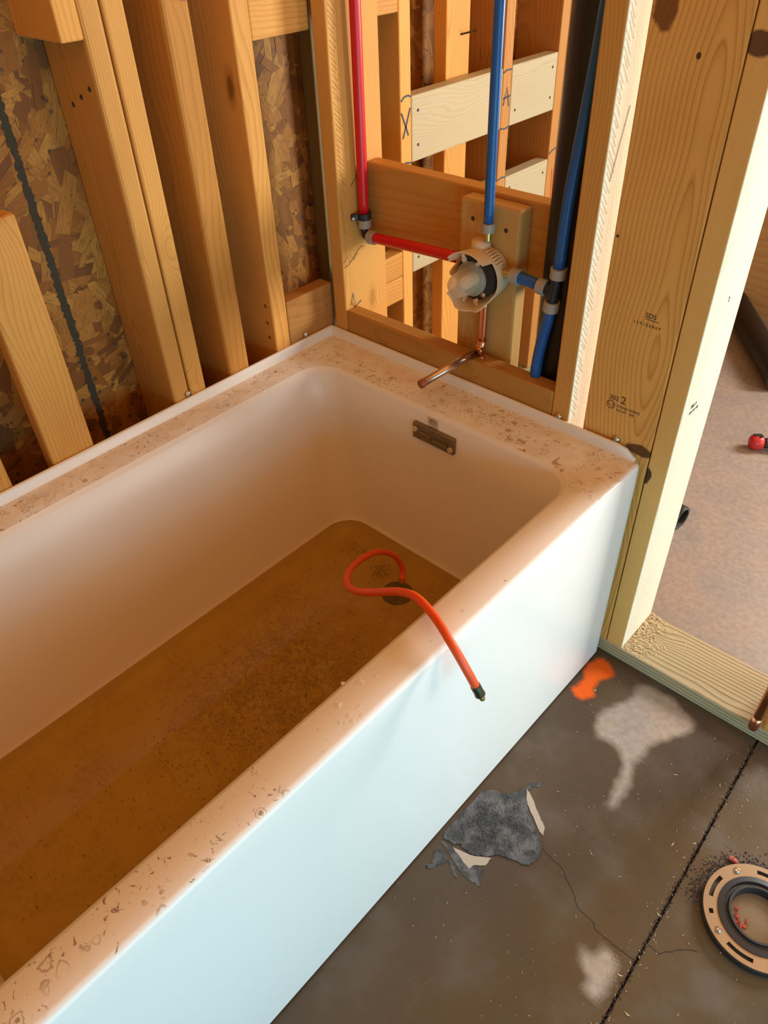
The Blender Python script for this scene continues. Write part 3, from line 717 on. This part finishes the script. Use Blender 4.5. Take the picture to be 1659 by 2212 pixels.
tag(mesh_obj('silt_specks', bm, plain('silt', (.17, .075, .016, 1), .9)), 'dark brown grit settled on the tub bottom under the water', 'silt', kind='stuff')
t = NT('clear_drop'); DROP = t.end(t.bsdf((.86, .72, .58, 1), .06, 0, None, .6, Alpha=.34))
DROPS = ((.7655, -.7415, .0052, .0045), (.7890, -.7255, .0025, .0055), (.7880, -.7440, .0028, .0028), (.7975, -.7475, .0030, .0030), (.8000, -.7330, .0018, .0030), (.7870, -.7600, .0026, .0020), (.7925, -.7560, .0018, .0028), (.7620, -.6950, .0060, .0042), (.7455, -.7130, .0026, .0028), (.7720, -.6745, .0028, .0022), (.7890, -.5010, .0032, .0026))
DROPLAB = ['largest irregular water drop on the front rim, left of the drop cluster', 'long narrow water drop at the top of the cluster on the front rim', 'round water drop in the middle of the cluster on the front rim', 'round water drop just below the middle of the cluster on the front rim', 'thin upright water drop at the right of the cluster nearest the apron', 'flat water drop at the lower left of the cluster on the front rim', 'tiny water drop between the two lowest drops of the cluster', 'wide flat water film above the drop cluster on the front rim', 'small water drop on the inner edge of the rim left of the cluster', 'small faint water drop between the cluster and the orange hose', 'small water drop just behind the orange hose where it crosses the rim']
for (dx, dy, rx, ry), dlab in zip(DROPS, DROPLAB):
    bm = bmesh.new(); bmesh.ops.create_uvsphere(bm, u_segments=14, v_segments=8, radius=1)
    for vv in bm.verts:
        w_ = 1+.22*math.sin(3*math.atan2(vv.co.y, vv.co.x)+dx*900)
        vv.co = Vector((dx+vv.co.x*rx*w_, dy+vv.co.y*ry*w_, TH+vv.co.z*min(rx, ry)*.45))
    tag(mesh_obj('water_drop', bm, DROP, None, True, origin=(dx, dy, TH)), dlab, 'water drop', 'water drops on the front rim')

# ------------------------------------------------------------------ orange air hose in the tub
hz = thing('air_hose', 'orange rubber air hose looping from the tub drain over the front rim', 'hose', (.42, -.25, .12))
pts = [Vector(q) for q in [(0.4177, -0.2318, 0.135), (0.4072, -0.2175, 0.165), (0.4019, -0.2365, 0.215), (0.4026, -0.2832, 0.262), (0.4212, -0.3485, 0.305), (0.4601, -0.4234, 0.352), (0.509, -0.4791, 0.395), (0.5631, -0.513, 0.436), (0.6213, -0.5275, 0.482), (0.6832, -0.5316, 0.53), (0.7289, -0.5385, 0.554), (0.7781, -0.5549, 0.56), (0.8204, -0.5714, 0.553), (0.8482, -0.5739, 0.525), (0.8642, -0.5676, 0.488)]]
sp_ = smooth_path(pts, 8); tube('hose', sp_, .0066, ORANGE, hz, 16)
dirn = (sp_[-1]-sp_[-3]).normalized(); e0 = sp_[-1]
lathe('ferrule', [(.0064, -.002), (.0076, -.001), (.0078, .002), (.0076, .016), (.0082, .0165), (.0082, .019), (.0040, .0195)], e0, dirn, DARKMETAL, hz, 20)
lathe('brass_tip', [(.0036, .018), (.0046, .020), (.0046, .028), (.0040, .0295), (.0025, .0295), (.0025, .025), (0, .025)], e0, dirn, BRASS, hz, 16)
lathe('drain_connector', [(.0090, -.016), (.0095, -.001), (.0072, 0), (.0072, .012), (.0066, .013)], (pts[0].x, pts[0].y, pts[0].z-.004), (pts[1]-pts[0]), BLACKM, hz, 20)

# ------------------------------------------------------------------ plumbing in the end wall
# black drain stack
st = thing('drain_stack', 'thick black plastic drain pipe standing in the wall beside the narrow stud', 'pipe', (.5585, .0915, .038))
lathe('pipe', [(.0445, 0), (.0445, 2.36), (.040, 2.36), (.040, 0)], (.5585, .0915, .0385), (0, 0, 1), BLACKP, st, 40, True, True)
# hot
RX = .0655
hot = thing('hot_water_pipe', 'red plastic water pipe dropping down the corner stud and turning towards the valve', 'pipe', (.0665, .060, .77))
tube('riser', smooth_path([(.0722, .060, 2.3), (.0715, .060, 1.3), (.0690, .060, 1.0), (.0672, .060, .802)], 6), .0112, REDP, hot, 20)
tube('branch', smooth_path([(.0850, .0600, .7655), (.16, .056, .7725), (.25, .0485, .7815), (.338, .040, .790)], 6), .0112, REDP, hot, 20)
lathe('ring', [(.0112, 0), (.0142, .0005), (.0148, .018), (.0112, .0185)], (.0672, .060, .783), (0, 0, 1), RINGP, hot, 24)
lathe('ring', [(.0112, 0), (.0150, .0005), (.0145, .017), (.0112, .0175)], (.0815, .060, .7652), (.996, -.05, .085), RINGP, hot, 24)
tube('elbow', smooth_path([(.0672, .060, .785), (.0672, .060, .772), (.0700, .060, .7655), (.083, .060, .7653)], 5), .0082, BLACKM, hot, 14)
bm = bmesh.new()
arc = [(.0655+.0165*math.cos(a), .060+.0165*math.sin(a)) for a in [math.radians(-115+23*k) for k in range(11)]]
tal = bmesh.new()
arc_o = [(.0672+.0165*math.cos(math.radians(d)), .060+.0165*math.sin(math.radians(d))) for d in range(-100, 101, 20)]
arc_i = [(.0672+.0118*math.cos(math.radians(d)), .060+.0118*math.sin(math.radians(d))) for d in range(100, -101, -20)]
prism_bm(arc_o+arc_i, .803, .815, tal)
for s in (-1, 1):
    prism_bm([(.0535, .060+s*.0165), (.0665, .060+s*.0140), (.0665, .060+s*.0185), (.0605, .060+s*.0260), (.0535, .060+s*.0270)], .803, .815, tal)
clamp = mesh_obj('clamp', tal, BLACKM, hot); 
on_board('clamp_nail', lathe_bm([(0, .0010), (.0034, .0010), (.0034, -.004)], (.0600, .0345, .807), (.5, -.85, -.2), 12), plain('nail_bright', (.75, .68, .58, 1), .4), clamp)
# cold riser to the valve
cold = thing('shower_riser_pipe', 'bright blue plastic pipe rising straight up from the top of the valve', 'pipe', (.4135, .030, .866))
tube('pipe', smooth_path([(.4145, .030, 2.3), (.4158, .030, 1.25), (.4165, .030, 1.0), (.4175, .030, .872)], 5), .0093, BLUEP, cold, 20)
lathe('ring', [(.0093, 0), (.0126, .0004), (.0130, .016), (.0093, .0165)], (.4175, .030, .861), (0, 0, 1), RINGP, cold, 24)
lathe('brass_nipple', [(.0075, 0), (.0075, .013), (.0095, .013), (.0095, .016)], (.4175, .030, .846), (0, 0, 1), BRASS, cold, 20)
# cold supply with tee
sup = thing('cold_water_pipe', 'dark blue plastic pipe with a black tee running in front of the drain stack', 'pipe', (.566, .030, .79))
tube('riser', smooth_path([(.600, .034, 1.6), (.600, .034, 1.30), (.5985, .031, 1.20), (.5890, .028, 1.06), (.5800, .026, .945), (.5765, .0265, .832)], 6), .0108, BLUEP, sup, 20)
tube('drop', smooth_path([(.5690, .026, .752), (.5660, .026, .728), (.5560, .029, .680), (.5500, .031, .630), (.5490, .032, .560), (.5490, .034, .10)], 6), .0108, BLUEP, sup, 20)
tube('branch', smooth_path([(.4925, .0300, .7930), (.515, .030, .7925), (.540, .0290, .7900)], 6), .0108, BLUEP, sup, 20)
lathe('ring', [(.0108, 0), (.0145, .0005), (.0150, .019), (.0108, .0195)], (.5758, .0265, .815), (.04, 0, 1), RINGP, sup, 24)
lathe('ring', [(.0108, 0), (.0150, .0005), (.0145, .019), (.0108, .0195)], (.5692, .026, .751), (.08, 0, 1), RINGP, sup, 24)
lathe('ring', [(.0108, 0), (.0145, .0005), (.0150, .017), (.0108, .0175)], (.5365, .0290, .7902), (1, 0, -.06), RINGP, sup, 24)
bm = tube_bm([(.5700, .026, .768), (.5750, .0265, .818)], .0098, 16); tube_bm([(.5735, .0265, .7900), (.552, .0285, .7900)], .0098, 16, bm)
mesh_obj('tee', bm, BLACKM, sup, False)
lathe('ring', [(.0108, 0), (.0150, .0005), (.0148, .018), (.0108, .0185)], (.4765, .0300, .7930), (1, 0, 0), RINGP, sup, 24)
lathe('brass_nipple', [(.0085, 0), (.0085, .018), (.0105, .018), (.0105, .021)], (.4585, .0300, .7930), (1, 0, 0), BRASS, sup, 20)

# shower valve with its plaster guard
VC = Vector((.4105, 0, .7790))
val = thing('shower_valve', 'rough-in shower valve in an ivory plastic guard with a domed clear cover', 'valve', (.4105, .05, .7790))
def frontedge(d):                                     # how far the guard reaches towards the room at angle d (deg)
    d = d % 360
    if 48 <= d <= 150: return -.026 + (.010 if d > 138 else 0)
    if 215 <= d <= 318: return -.024 + .004*math.sin((d-215)*.12)
    if 150 < d < 215: return .004 + .008*math.sin((d-150)*.15)
    if 318 < d < 335: return -.010
    return .006
def guard_bm():
    bm = bmesh.new(); N = 120; H = 7; outer = []; inner = []
    for k in range(N):
        d = 360*k/N; yf_ = frontedge(d); ro = []; ri = []
        for j in range(H+1):
            yy = .049+(yf_-.049)*j/H; rad = .0475+(.0585-.0475)*min(1, (.049-yy)/.075)
            ca, sa = math.cos(math.radians(d)), math.sin(math.radians(d))
            ro.append(bm.verts.new((VC.x+rad*ca, yy, VC.z+rad*sa))); ri.append(bm.verts.new((VC.x+(rad-.0022)*ca, yy, VC.z+(rad-.0022)*sa)))
        outer.append(ro); inner.append(ri)
    for k in range(N):
        m = (k+1) % N
        for j in range(H):
            bm.faces.new((outer[k][j], outer[m][j], outer[m][j+1], outer[k][j+1])); bm.faces.new((inner[k][j], inner[k][j+1], inner[m][j+1], inner[m][j]))
        bm.faces.new((outer[k][H], outer[m][H], inner[m][H], inner[k][H])); bm.faces.new((outer[k][0], inner[k][0], inner[m][0], outer[m][0]))
    return bm
gd = mesh_obj('plaster_guard', guard_bm(), GUARD, val, True)
md = gd.modifiers.new('edges', 'EDGE_SPLIT'); md.split_angle = math.radians(35)
def pol(r, d, y): return (VC.x+r*math.cos(math.radians(d)), y, VC.z+r*math.sin(math.radians(d)))
for d in (35, 42, 49, 56, 63, 70):                    # ratchet teeth on the back shoulder
    a = pol(.047, d, .043); b = pol(.0535, d+2, .030)
    on_board('tooth', tube_bm([a, b, pol(.0560, d, .012)], .0016, 6), GUARD, gd)
on_board('lug', tube_bm([pol(.046, 18, .035), pol(.060, 18, .035)], .0042, 10), GUARD, gd)
bm = bmesh.new()                                      # top pipe hood of the guard
for k in range(9):
    a = math.radians(180*k/8)
    pass
on_board('hood', tube_bm([pol(.046, 100, .030), pol(.064, 97, .030)], [.020, .017], 20), GUARD, gd, True)
for d, y0 in ((115, -.008), (65, -.010), (250, -.006), (290, -.008)):
    c0 = Vector(pol(.050, d, y0)); c1 = Vector(pol(.040, d, y0))
    on_board('screw_tab', tube_bm([c0, c1], .0034, 8), GUARD, gd)
    on_board('screw_tab', lathe_bm([(.0014, -.004), (.0034, -.004), (.0034, .004), (.0014, .004)], c1, (0, 1, 0), 12, True), GUARD, gd)
# black bonnet plate
bm = bmesh.new(); N = 40
pl_ = [(VC.x+(.0425+.005*max(0, math.cos(2*math.radians(360*k/N-35)))**3)*math.cos(2*PI*k/N), VC.z+(.0425+.005*max(0, math.cos(2*math.radians(360*k/N-35)))**3)*math.sin(2*PI*k/N)) for k in range(N)]
lo = [bm.verts.new((a, .030, b)) for a, b in pl_]; hi = [bm.verts.new((a, .004, b)) for a, b in pl_]
bm.faces.new(lo); bm.faces.new(hi[::-1])
for k in range(N): bm.faces.new((lo[k], lo[(k+1) % N], hi[(k+1) % N], hi[k]))
bon = mesh_obj('bonnet', bm, BLACKM, val)
for d in (130, 310):
    on_board('bonnet_screw', lathe_bm([(0, .004), (.002, .0045), (.0045, .004), (.0055, .001), (.0055, 0)], pol(.036, d, .004), (0, -1, 0), 16), STEEL, bon, True)
on_board('brass_body', lathe_bm([(.026, 0), (.026, .02), (0, .02)], (VC.x, .030, VC.z), (0, 1, 0), 24), BRASS, bon, True)
lathe('dome_cover', [(.0330, 0), (.0330, .006), (.0310, .010), (.0265, .012), (.0235, .030), (.0215, .046), (.0185, .053), (.0120, .0565), (0, .0575)], (VC.x-.005, .003, VC.z-.002), (0, -1, 0), COVER, val, 36)
lathe('spindle', [(.012, 0), (.012, .030), (.009, .031), (0, .031)], (VC.x, .004, VC.z), (0, -1, 0), plain('ivory_spindle', (.72, .62, .46, 1), .4), val, 20)

# copper tub spout stub
cop = thing('copper_spout_pipe', 'capped copper pipe bending out over the tub rim from below the valve', 'pipe', (.412, .035, .62))
tube('drop', smooth_path([(.4135, .0385, .722), (.4130, .0385, .68), (.4125, .0385, .634)], 4), .0082, COPPER, cop, 20)
bend = [(.4125, .0385-.016*(1-math.cos(a)), .634-.0185*math.sin(a)) for a in [PI/2*k/8 for k in range(9)]]
tube('elbow', bend, .0098, COPPER, cop, 20)
STUB = plain('tinned_copper', (.62, .46, .38, 1), .25, 1, bump=.1, bscale=50)
tube('spout_stub', [(.4120, .024, .6155), (.4035, -.040, .610), (.3905, -.122, .6005)], .0080, STUB, cop, 20)
lathe('end_cap', [(.0082, 0), (.0090, .0005), (.0092, .011), (.0078, .0125), (0, .0125)], (.3908, -.120, .6008), (-.155, -.98, -.11), plain('cap_copper', (.42, .17, .09, 1), .4, .8), cop, 20)
bm = bmesh.new()
stp = [(.4120+.0090*math.cos(a), .0195, .6145+.0090*math.sin(a)) for a in [math.radians(200-20*k) for k in range(11)]]
for a, b in zip(stp, stp[1:]):
    q = [bm.verts.new((a[0], a[1]-.005, a[2])), bm.verts.new((b[0], b[1]-.005, b[2])), bm.verts.new((b[0], b[1]+.005, b[2])), bm.verts.new((a[0], a[1]+.005, a[2]))]; bm.faces.new(q)
strap = mesh_obj('strap', bm, COPPER, cop); mm = strap.modifiers.new('thick', 'SOLIDIFY'); mm.thickness = .001
on_board('strap_ear', box_bm(.4205, .434, .0145, .0245, .6065, .6080, .0004), COPPER, strap)
on_board('strap_nail', lathe_bm([(0, .0022), (.0030, .0016), (.0036, 0)], (.4285, .0195, .6080), (0, 0, 1), 12), COPPER, strap)

# ------------------------------------------------------------------ things on the floor
TAR = NT('tar'); p = TAR.obj(); n_ = TAR.noise(p, 220, 3, .7)
TARM = TAR.end(TAR.bsdf(TAR.mix(TAR.step(TAR.noise(p, 30, 3), .4, .65), (.03, .032, .038, 1), (.115, .11, .115, 1)), TAR.math('ADD', TAR.math('MULTIPLY', n_, .4), .35), 0, TAR.bump(n_, .9, .003), .5))
def ragged(poly, amp, n=5):
    out = []
    for i in range(len(poly)):
        a, b = poly[i], poly[(i+1) % len(poly)]
        for k in range(n):
            s = k/n; out.append((a[0]+(b[0]-a[0])*s+random.gauss(0, amp), a[1]+(b[1]-a[1])*s+random.gauss(0, amp)))
    return out
tarp = thing('tar_patch', 'ragged patch of grey-black tar crumbs on the floor against the tub apron', 'tar', (.9, -.48, 0))
mesh_obj('main_patch', prism_bm(ragged([(0.822, -0.4585), (0.8345, -0.442), (0.8682, -0.4264), (0.8811, -0.392), (0.9014, -0.4195), (0.9166, -0.4333), (0.9422, -0.4502), (0.9684, -0.4687), (0.9771, -0.4859), (0.9757, -0.504), (0.9701, -0.5197), (0.9473, -0.5263), (0.9215, -0.5369), (0.9085, -0.55), (0.8838, -0.5703), (0.8656, -0.5693), (0.8546, -0.5665), (0.8474, -0.5761), (0.8254, -0.5785), (0.8204, -0.5688)], .0009), .0003, .0024), TARM, tarp)
for q in ([(0.8811, -0.392), (0.8849, -0.3781), (0.8988, -0.364), (0.9041, -0.3718), (0.8915, -0.3836), (0.8884, -0.3962)],
          [(0.8222, -0.5857), (0.8486, -0.5813), (0.8722, -0.5853), (0.8971, -0.5876), (0.9089, -0.5771), (0.918, -0.578), (0.9224, -0.595), (0.9303, -0.6055), (0.9167, -0.6059), (0.8966, -0.6091), (0.8753, -0.6039), (0.8507, -0.5951)],
          [(0.8271, -0.6098), (0.8379, -0.5939), (0.8577, -0.6074), (0.8481, -0.6281), (0.8442, -0.6376), (0.8374, -0.6436), (0.8332, -0.6368), (0.8401, -0.6291)],
          [(0.8563, -0.6056), (0.866, -0.6031), (0.8895, -0.6183), (0.8869, -0.6221)]):
    mesh_obj('smear', prism_bm(ragged(q, .0007), .0002, .0009), TARM, tarp)
DRYM = plain('dry_mortar', (.44, .36, .29, 1), .85, bump=.4)
for q in ([(0.8486, -0.5813), (0.8699, -0.5749), (0.8879, -0.5682), (0.9139, -0.5497), (0.9143, -0.5693), (0.8977, -0.581), (0.8951, -0.5924), (0.8751, -0.5889)],
          [(0.8839, -0.3931), (0.9061, -0.4051), (0.9337, -0.4249), (0.954, -0.4365), (0.9608, -0.4531), (0.9457, -0.4471), (0.9155, -0.4275), (0.8976, -0.416)]):
    mesh_obj('bare_edge', prism_bm(ragged(q, .0005), .0002, .0013), DRYM, tarp)
bm = bmesh.new(); rr = random.Random(9)
for k in range(900):
    xx, yy = rr.gauss(.895, .035), rr.gauss(-.495, .035)
    if not inside(xx, yy, [(0.825, -0.47), (0.8682, -0.4264), (0.8811, -0.40), (0.9166, -0.4333), (0.9684, -0.4687), (0.97, -0.512), (0.9215, -0.5369), (0.8656, -0.5693), (0.825, -0.57)]): continue
    s = rr.uniform(.0006, .0018); bmesh.ops.create_icosphere(bm, subdivisions=1, radius=s, matrix=Matrix.Translation((xx, yy, .0024)))
o = mesh_obj('tar_grains', bm, TARM, tarp); o['kind'] = 'stuff'

# toilet flange
fc = Vector((1.312, -.338, 0)); flg = thing('toilet_flange', 'round steel toilet flange with a black rubber gasket set in the floor', 'flange', fc)
FST = plain('worn_steel', (.40, .31, .22, 1), .34, .9, bump=.15, bscale=40)
def inslot(d, r):
    d = d % 360
    for a, b in ((165, 195), (345, 375), (75, 105), (255, 285)):
        if a <= d <= b or a <= d+360 <= b: return True
    for a in (140, 110, 215, 238, 320, 40): 
        if abs((d-a+180) % 360-180) < 3.2: return True
    return False
bm = bmesh.new(); N = 180; Rr = (.0655, .0735, .0805, .0885)
def band(ra, rb, d0, d1, z0=.011, z1=.0165):
    vs = [bm.verts.new((fc.x+r*math.cos(math.radians(d)), fc.y+r*math.sin(math.radians(d)), zz)) for zz in (z0, z1) for (r, d) in ((ra, d0), (rb, d0), (rb, d1), (ra, d1))]
    bm.faces.new(vs[:4][::-1]); bm.faces.new(vs[4:])
    for i in range(4): bm.faces.new((vs[i], vs[(i+1) % 4], vs[4+(i+1) % 4], vs[4+i]))
for k in range(N):
    d0, d1 = 360*k/N, 360*(k+1)/N
    band(Rr[0], Rr[1], d0, d1); band(Rr[2], Rr[3], d0, d1)
    if not inslot((d0+d1)/2, 0): band(Rr[1], Rr[2], d0, d1)
bmesh.ops.remove_doubles(bm, verts=bm.verts, dist=.00005)
mesh_obj('steel_ring', bm, FST, flg)
lathe('base_ring', [(.066, .0005), (.0895, .0005), (.0900, .0105), (.066, .0105)], fc, (0, 0, 1), BLACKM, flg, 64, True, True)
lathe('gasket', [(.0655, .001), (.0655, .0185), (.0560, .0200), (.0545, .0160), (.0500, .0165), (.0485, .0215), (.0450, .0215), (.0430, .0120), (.0430, .001)], fc, (0, 0, 1), BLACKM, flg, 64, True, True)
lathe('plug', [(0, .006), (.030, .0055), (.0428, .004), (.0428, .001), (0, .001)], fc, (0, 0, 1), plain('wet_plug', (.20, .14, .09, 1), .12, bump=.6, bscale=45), flg, 48)
bm = bmesh.new(); rr = random.Random(2)
for k in range(14):
    a = rr.uniform(PI*1.0, PI*1.45); r_ = rr.uniform(.018, .036); prism_bm([(fc.x+r_*math.cos(a)+rr.gauss(0, .004), fc.y+r_*math.sin(a)+rr.gauss(0, .004)) for q in range(3)], .0062, .0075, bm)
mesh_obj('red_film', bm, plain('red_film', (.45, .05, .035, 1), .2), flg)
for d in (140, 238):
    lathe('floor_screw', [(0, .0195), (.003, .0200), (.0050, .0185), (.0058, .0165)], (fc.x+.0768*math.cos(math.radians(d)), fc.y+.0768*math.sin(math.radians(d)), 0), (0, 0, 1), FST, flg, 14)
text_obj('raised_lettering', 'SIOUX', .007, (fc.x-.0500, fc.y+.0585, .0166), (.80, .60, 0), (-.60, .80, 0), FST, flg) if False else None
bm = bmesh.new(); bmesh.ops.create_icosphere(bm, subdivisions=2, radius=.008)
for vv in bm.verts: vv.co = Vector((1.241+vv.co.x*1.1*(1+.3*math.sin(vv.co.y*900)), -.2665+vv.co.y*.7, .0045+vv.co.z*.55*(1+.3*math.sin(vv.co.x*700))))
tag(mesh_obj('red_scrap', bm, plain('red_clay', (.42, .10, .08, 1), .5)), 'small crumpled red plastic scrap lying beside the toilet flange', 'scrap')
# crumbs near the flange
bm = bmesh.new(); rr = random.Random(4)
for k in range(500):
    a = rr.uniform(1.7, 3.6); r_ = .091+abs(rr.gauss(0, .012)); s = rr.uniform(.0006, .0018)
    bmesh.ops.create_icosphere(bm, subdivisions=1, radius=s, matrix=Matrix.Translation((fc.x+r_*math.cos(a), fc.y+r_*math.sin(a), s*.4)))
tag(mesh_obj('tar_crumbs', bm, TARM), 'dark grey tar crumbs strewn around the toilet flange', 'crumbs', kind='stuff')
bm = bmesh.new()
for k in range(420):                                  # sawdust and splinters on the wet floor
    xx, yy = rr.uniform(.84, 1.5), rr.uniform(-.8, -.02); s = rr.uniform(.0006, .0028)*(2.2 if rr.random() < .05 else 1); a = rr.uniform(0, 6.28)
    if rr.random() < .35: xx = JX(yy)+rr.gauss(0, .015)
    prism_bm([(xx+s*math.cos(a), yy+s*math.sin(a)), (xx+s*.4*math.cos(a+1.7), yy+s*.4*math.sin(a+1.7)), (xx-s*math.cos(a), yy-s*math.sin(a))], .0003, .0010, bm)
tag(mesh_obj('sawdust', bm, PALE), 'pale sawdust and splinters scattered over the bathroom floor', 'sawdust', kind='stuff')

# copper stub at the right edge
c2 = thing('copper_supply_stub', 'bright copper pipe with crimped end hanging before the stud at the doorway', 'pipe', (1.158, -.008, .05))
tube('pipe', [(1.1585, -.0085, .075), (1.1595, -.0085, .20), (1.1605, -.0085, .50)], .0095, COPPER, c2, 20)
bm = tube_bm([(1.1575, -.0085, .044), (1.1578, -.0085, .050), (1.158, -.0085, .066), (1.1585, -.0085, .080)], [.0092, .0104, .0102, .0096], 20)
mesh_obj('crimped_end', bm, COPPER, c2, True)

# next room: pipe lengths and a tool on the floor
d_ = Vector((.250, -.330, 0)).normalized(); c0 = Vector((.476, 1.625, .046))
lp = thing('loose_drain_pipe', 'long black drain pipe lying on the floor of the next room', 'pipe', (.476, 1.625, .0))
lathe('pipe', [(.0445, -.26), (.0445, .36), (.040, .36), (.040, -.26)], c0, d_, BLACKP, lp, 36, True, True)
cp = thing('pipe_coupling', 'short black pipe coupling lying on the floor behind the door jamb', 'pipe fitting', (.725, .51, 0))
lathe('sleeve', [(.0255, -.05), (.0255, .012), (.0315, .012), (.0325, .016), (.0325, .036), (.0315, .038), (.0255, .038), (.0235, .030), (.0235, -.05)], (.722, .512, .0330), (.86, -.10, 0), BLACKM, cp, 36, True, True)
tl = thing('hand_tool', 'red and black capped tool handle lying on the floor beyond the doorway', 'tool', (.80, 1.0, 0))
REDT = plain('red_tool', (.50, .018, .016, 1), .35)
ax = Vector((.86, .48, 0)).normalized(); o0 = Vector((.748, .972, .0245))
lathe('red_cap', [(0, -.002), (.012, -.002), (.019, .002), (.0225, .008), (.0235, .018), (.0225, .030), (.018, .038), (.013, .040)], o0, ax, REDT, tl, 24)
lathe('grip', [(.012, .036), (.0125, .040)] + [(.0165 if k % 2 else .0145, .042+.004*k) for k in range(18)] + [(.014, .116), (.006, .12), (.006, .20), (0, .201)], o0, ax, BLACKM, tl, 20)
sd = ax.cross(Vector((0, 0, 1)))
bm = bmesh.new(); q0 = o0+ax*.006+sd*.0; 
prism = [o0+ax*a+sd*b+Vector((0, 0, .0228)) for a, b in ((.004, -.008), (.030, -.011), (.034, .004), (.024, .010), (.022, .000), (.010, .004))]
bm.faces.new([bm.verts.new(q) for q in prism]); r_ = bmesh.ops.extrude_face_region(bm, geom=list(bm.faces)); bmesh.ops.translate(bm, verts=[v for v in r_['geom'] if isinstance(v, bmesh.types.BMVert)], vec=(0, 0, .0016))
mesh_obj('black_inlay', bm, BLACKM, tl)
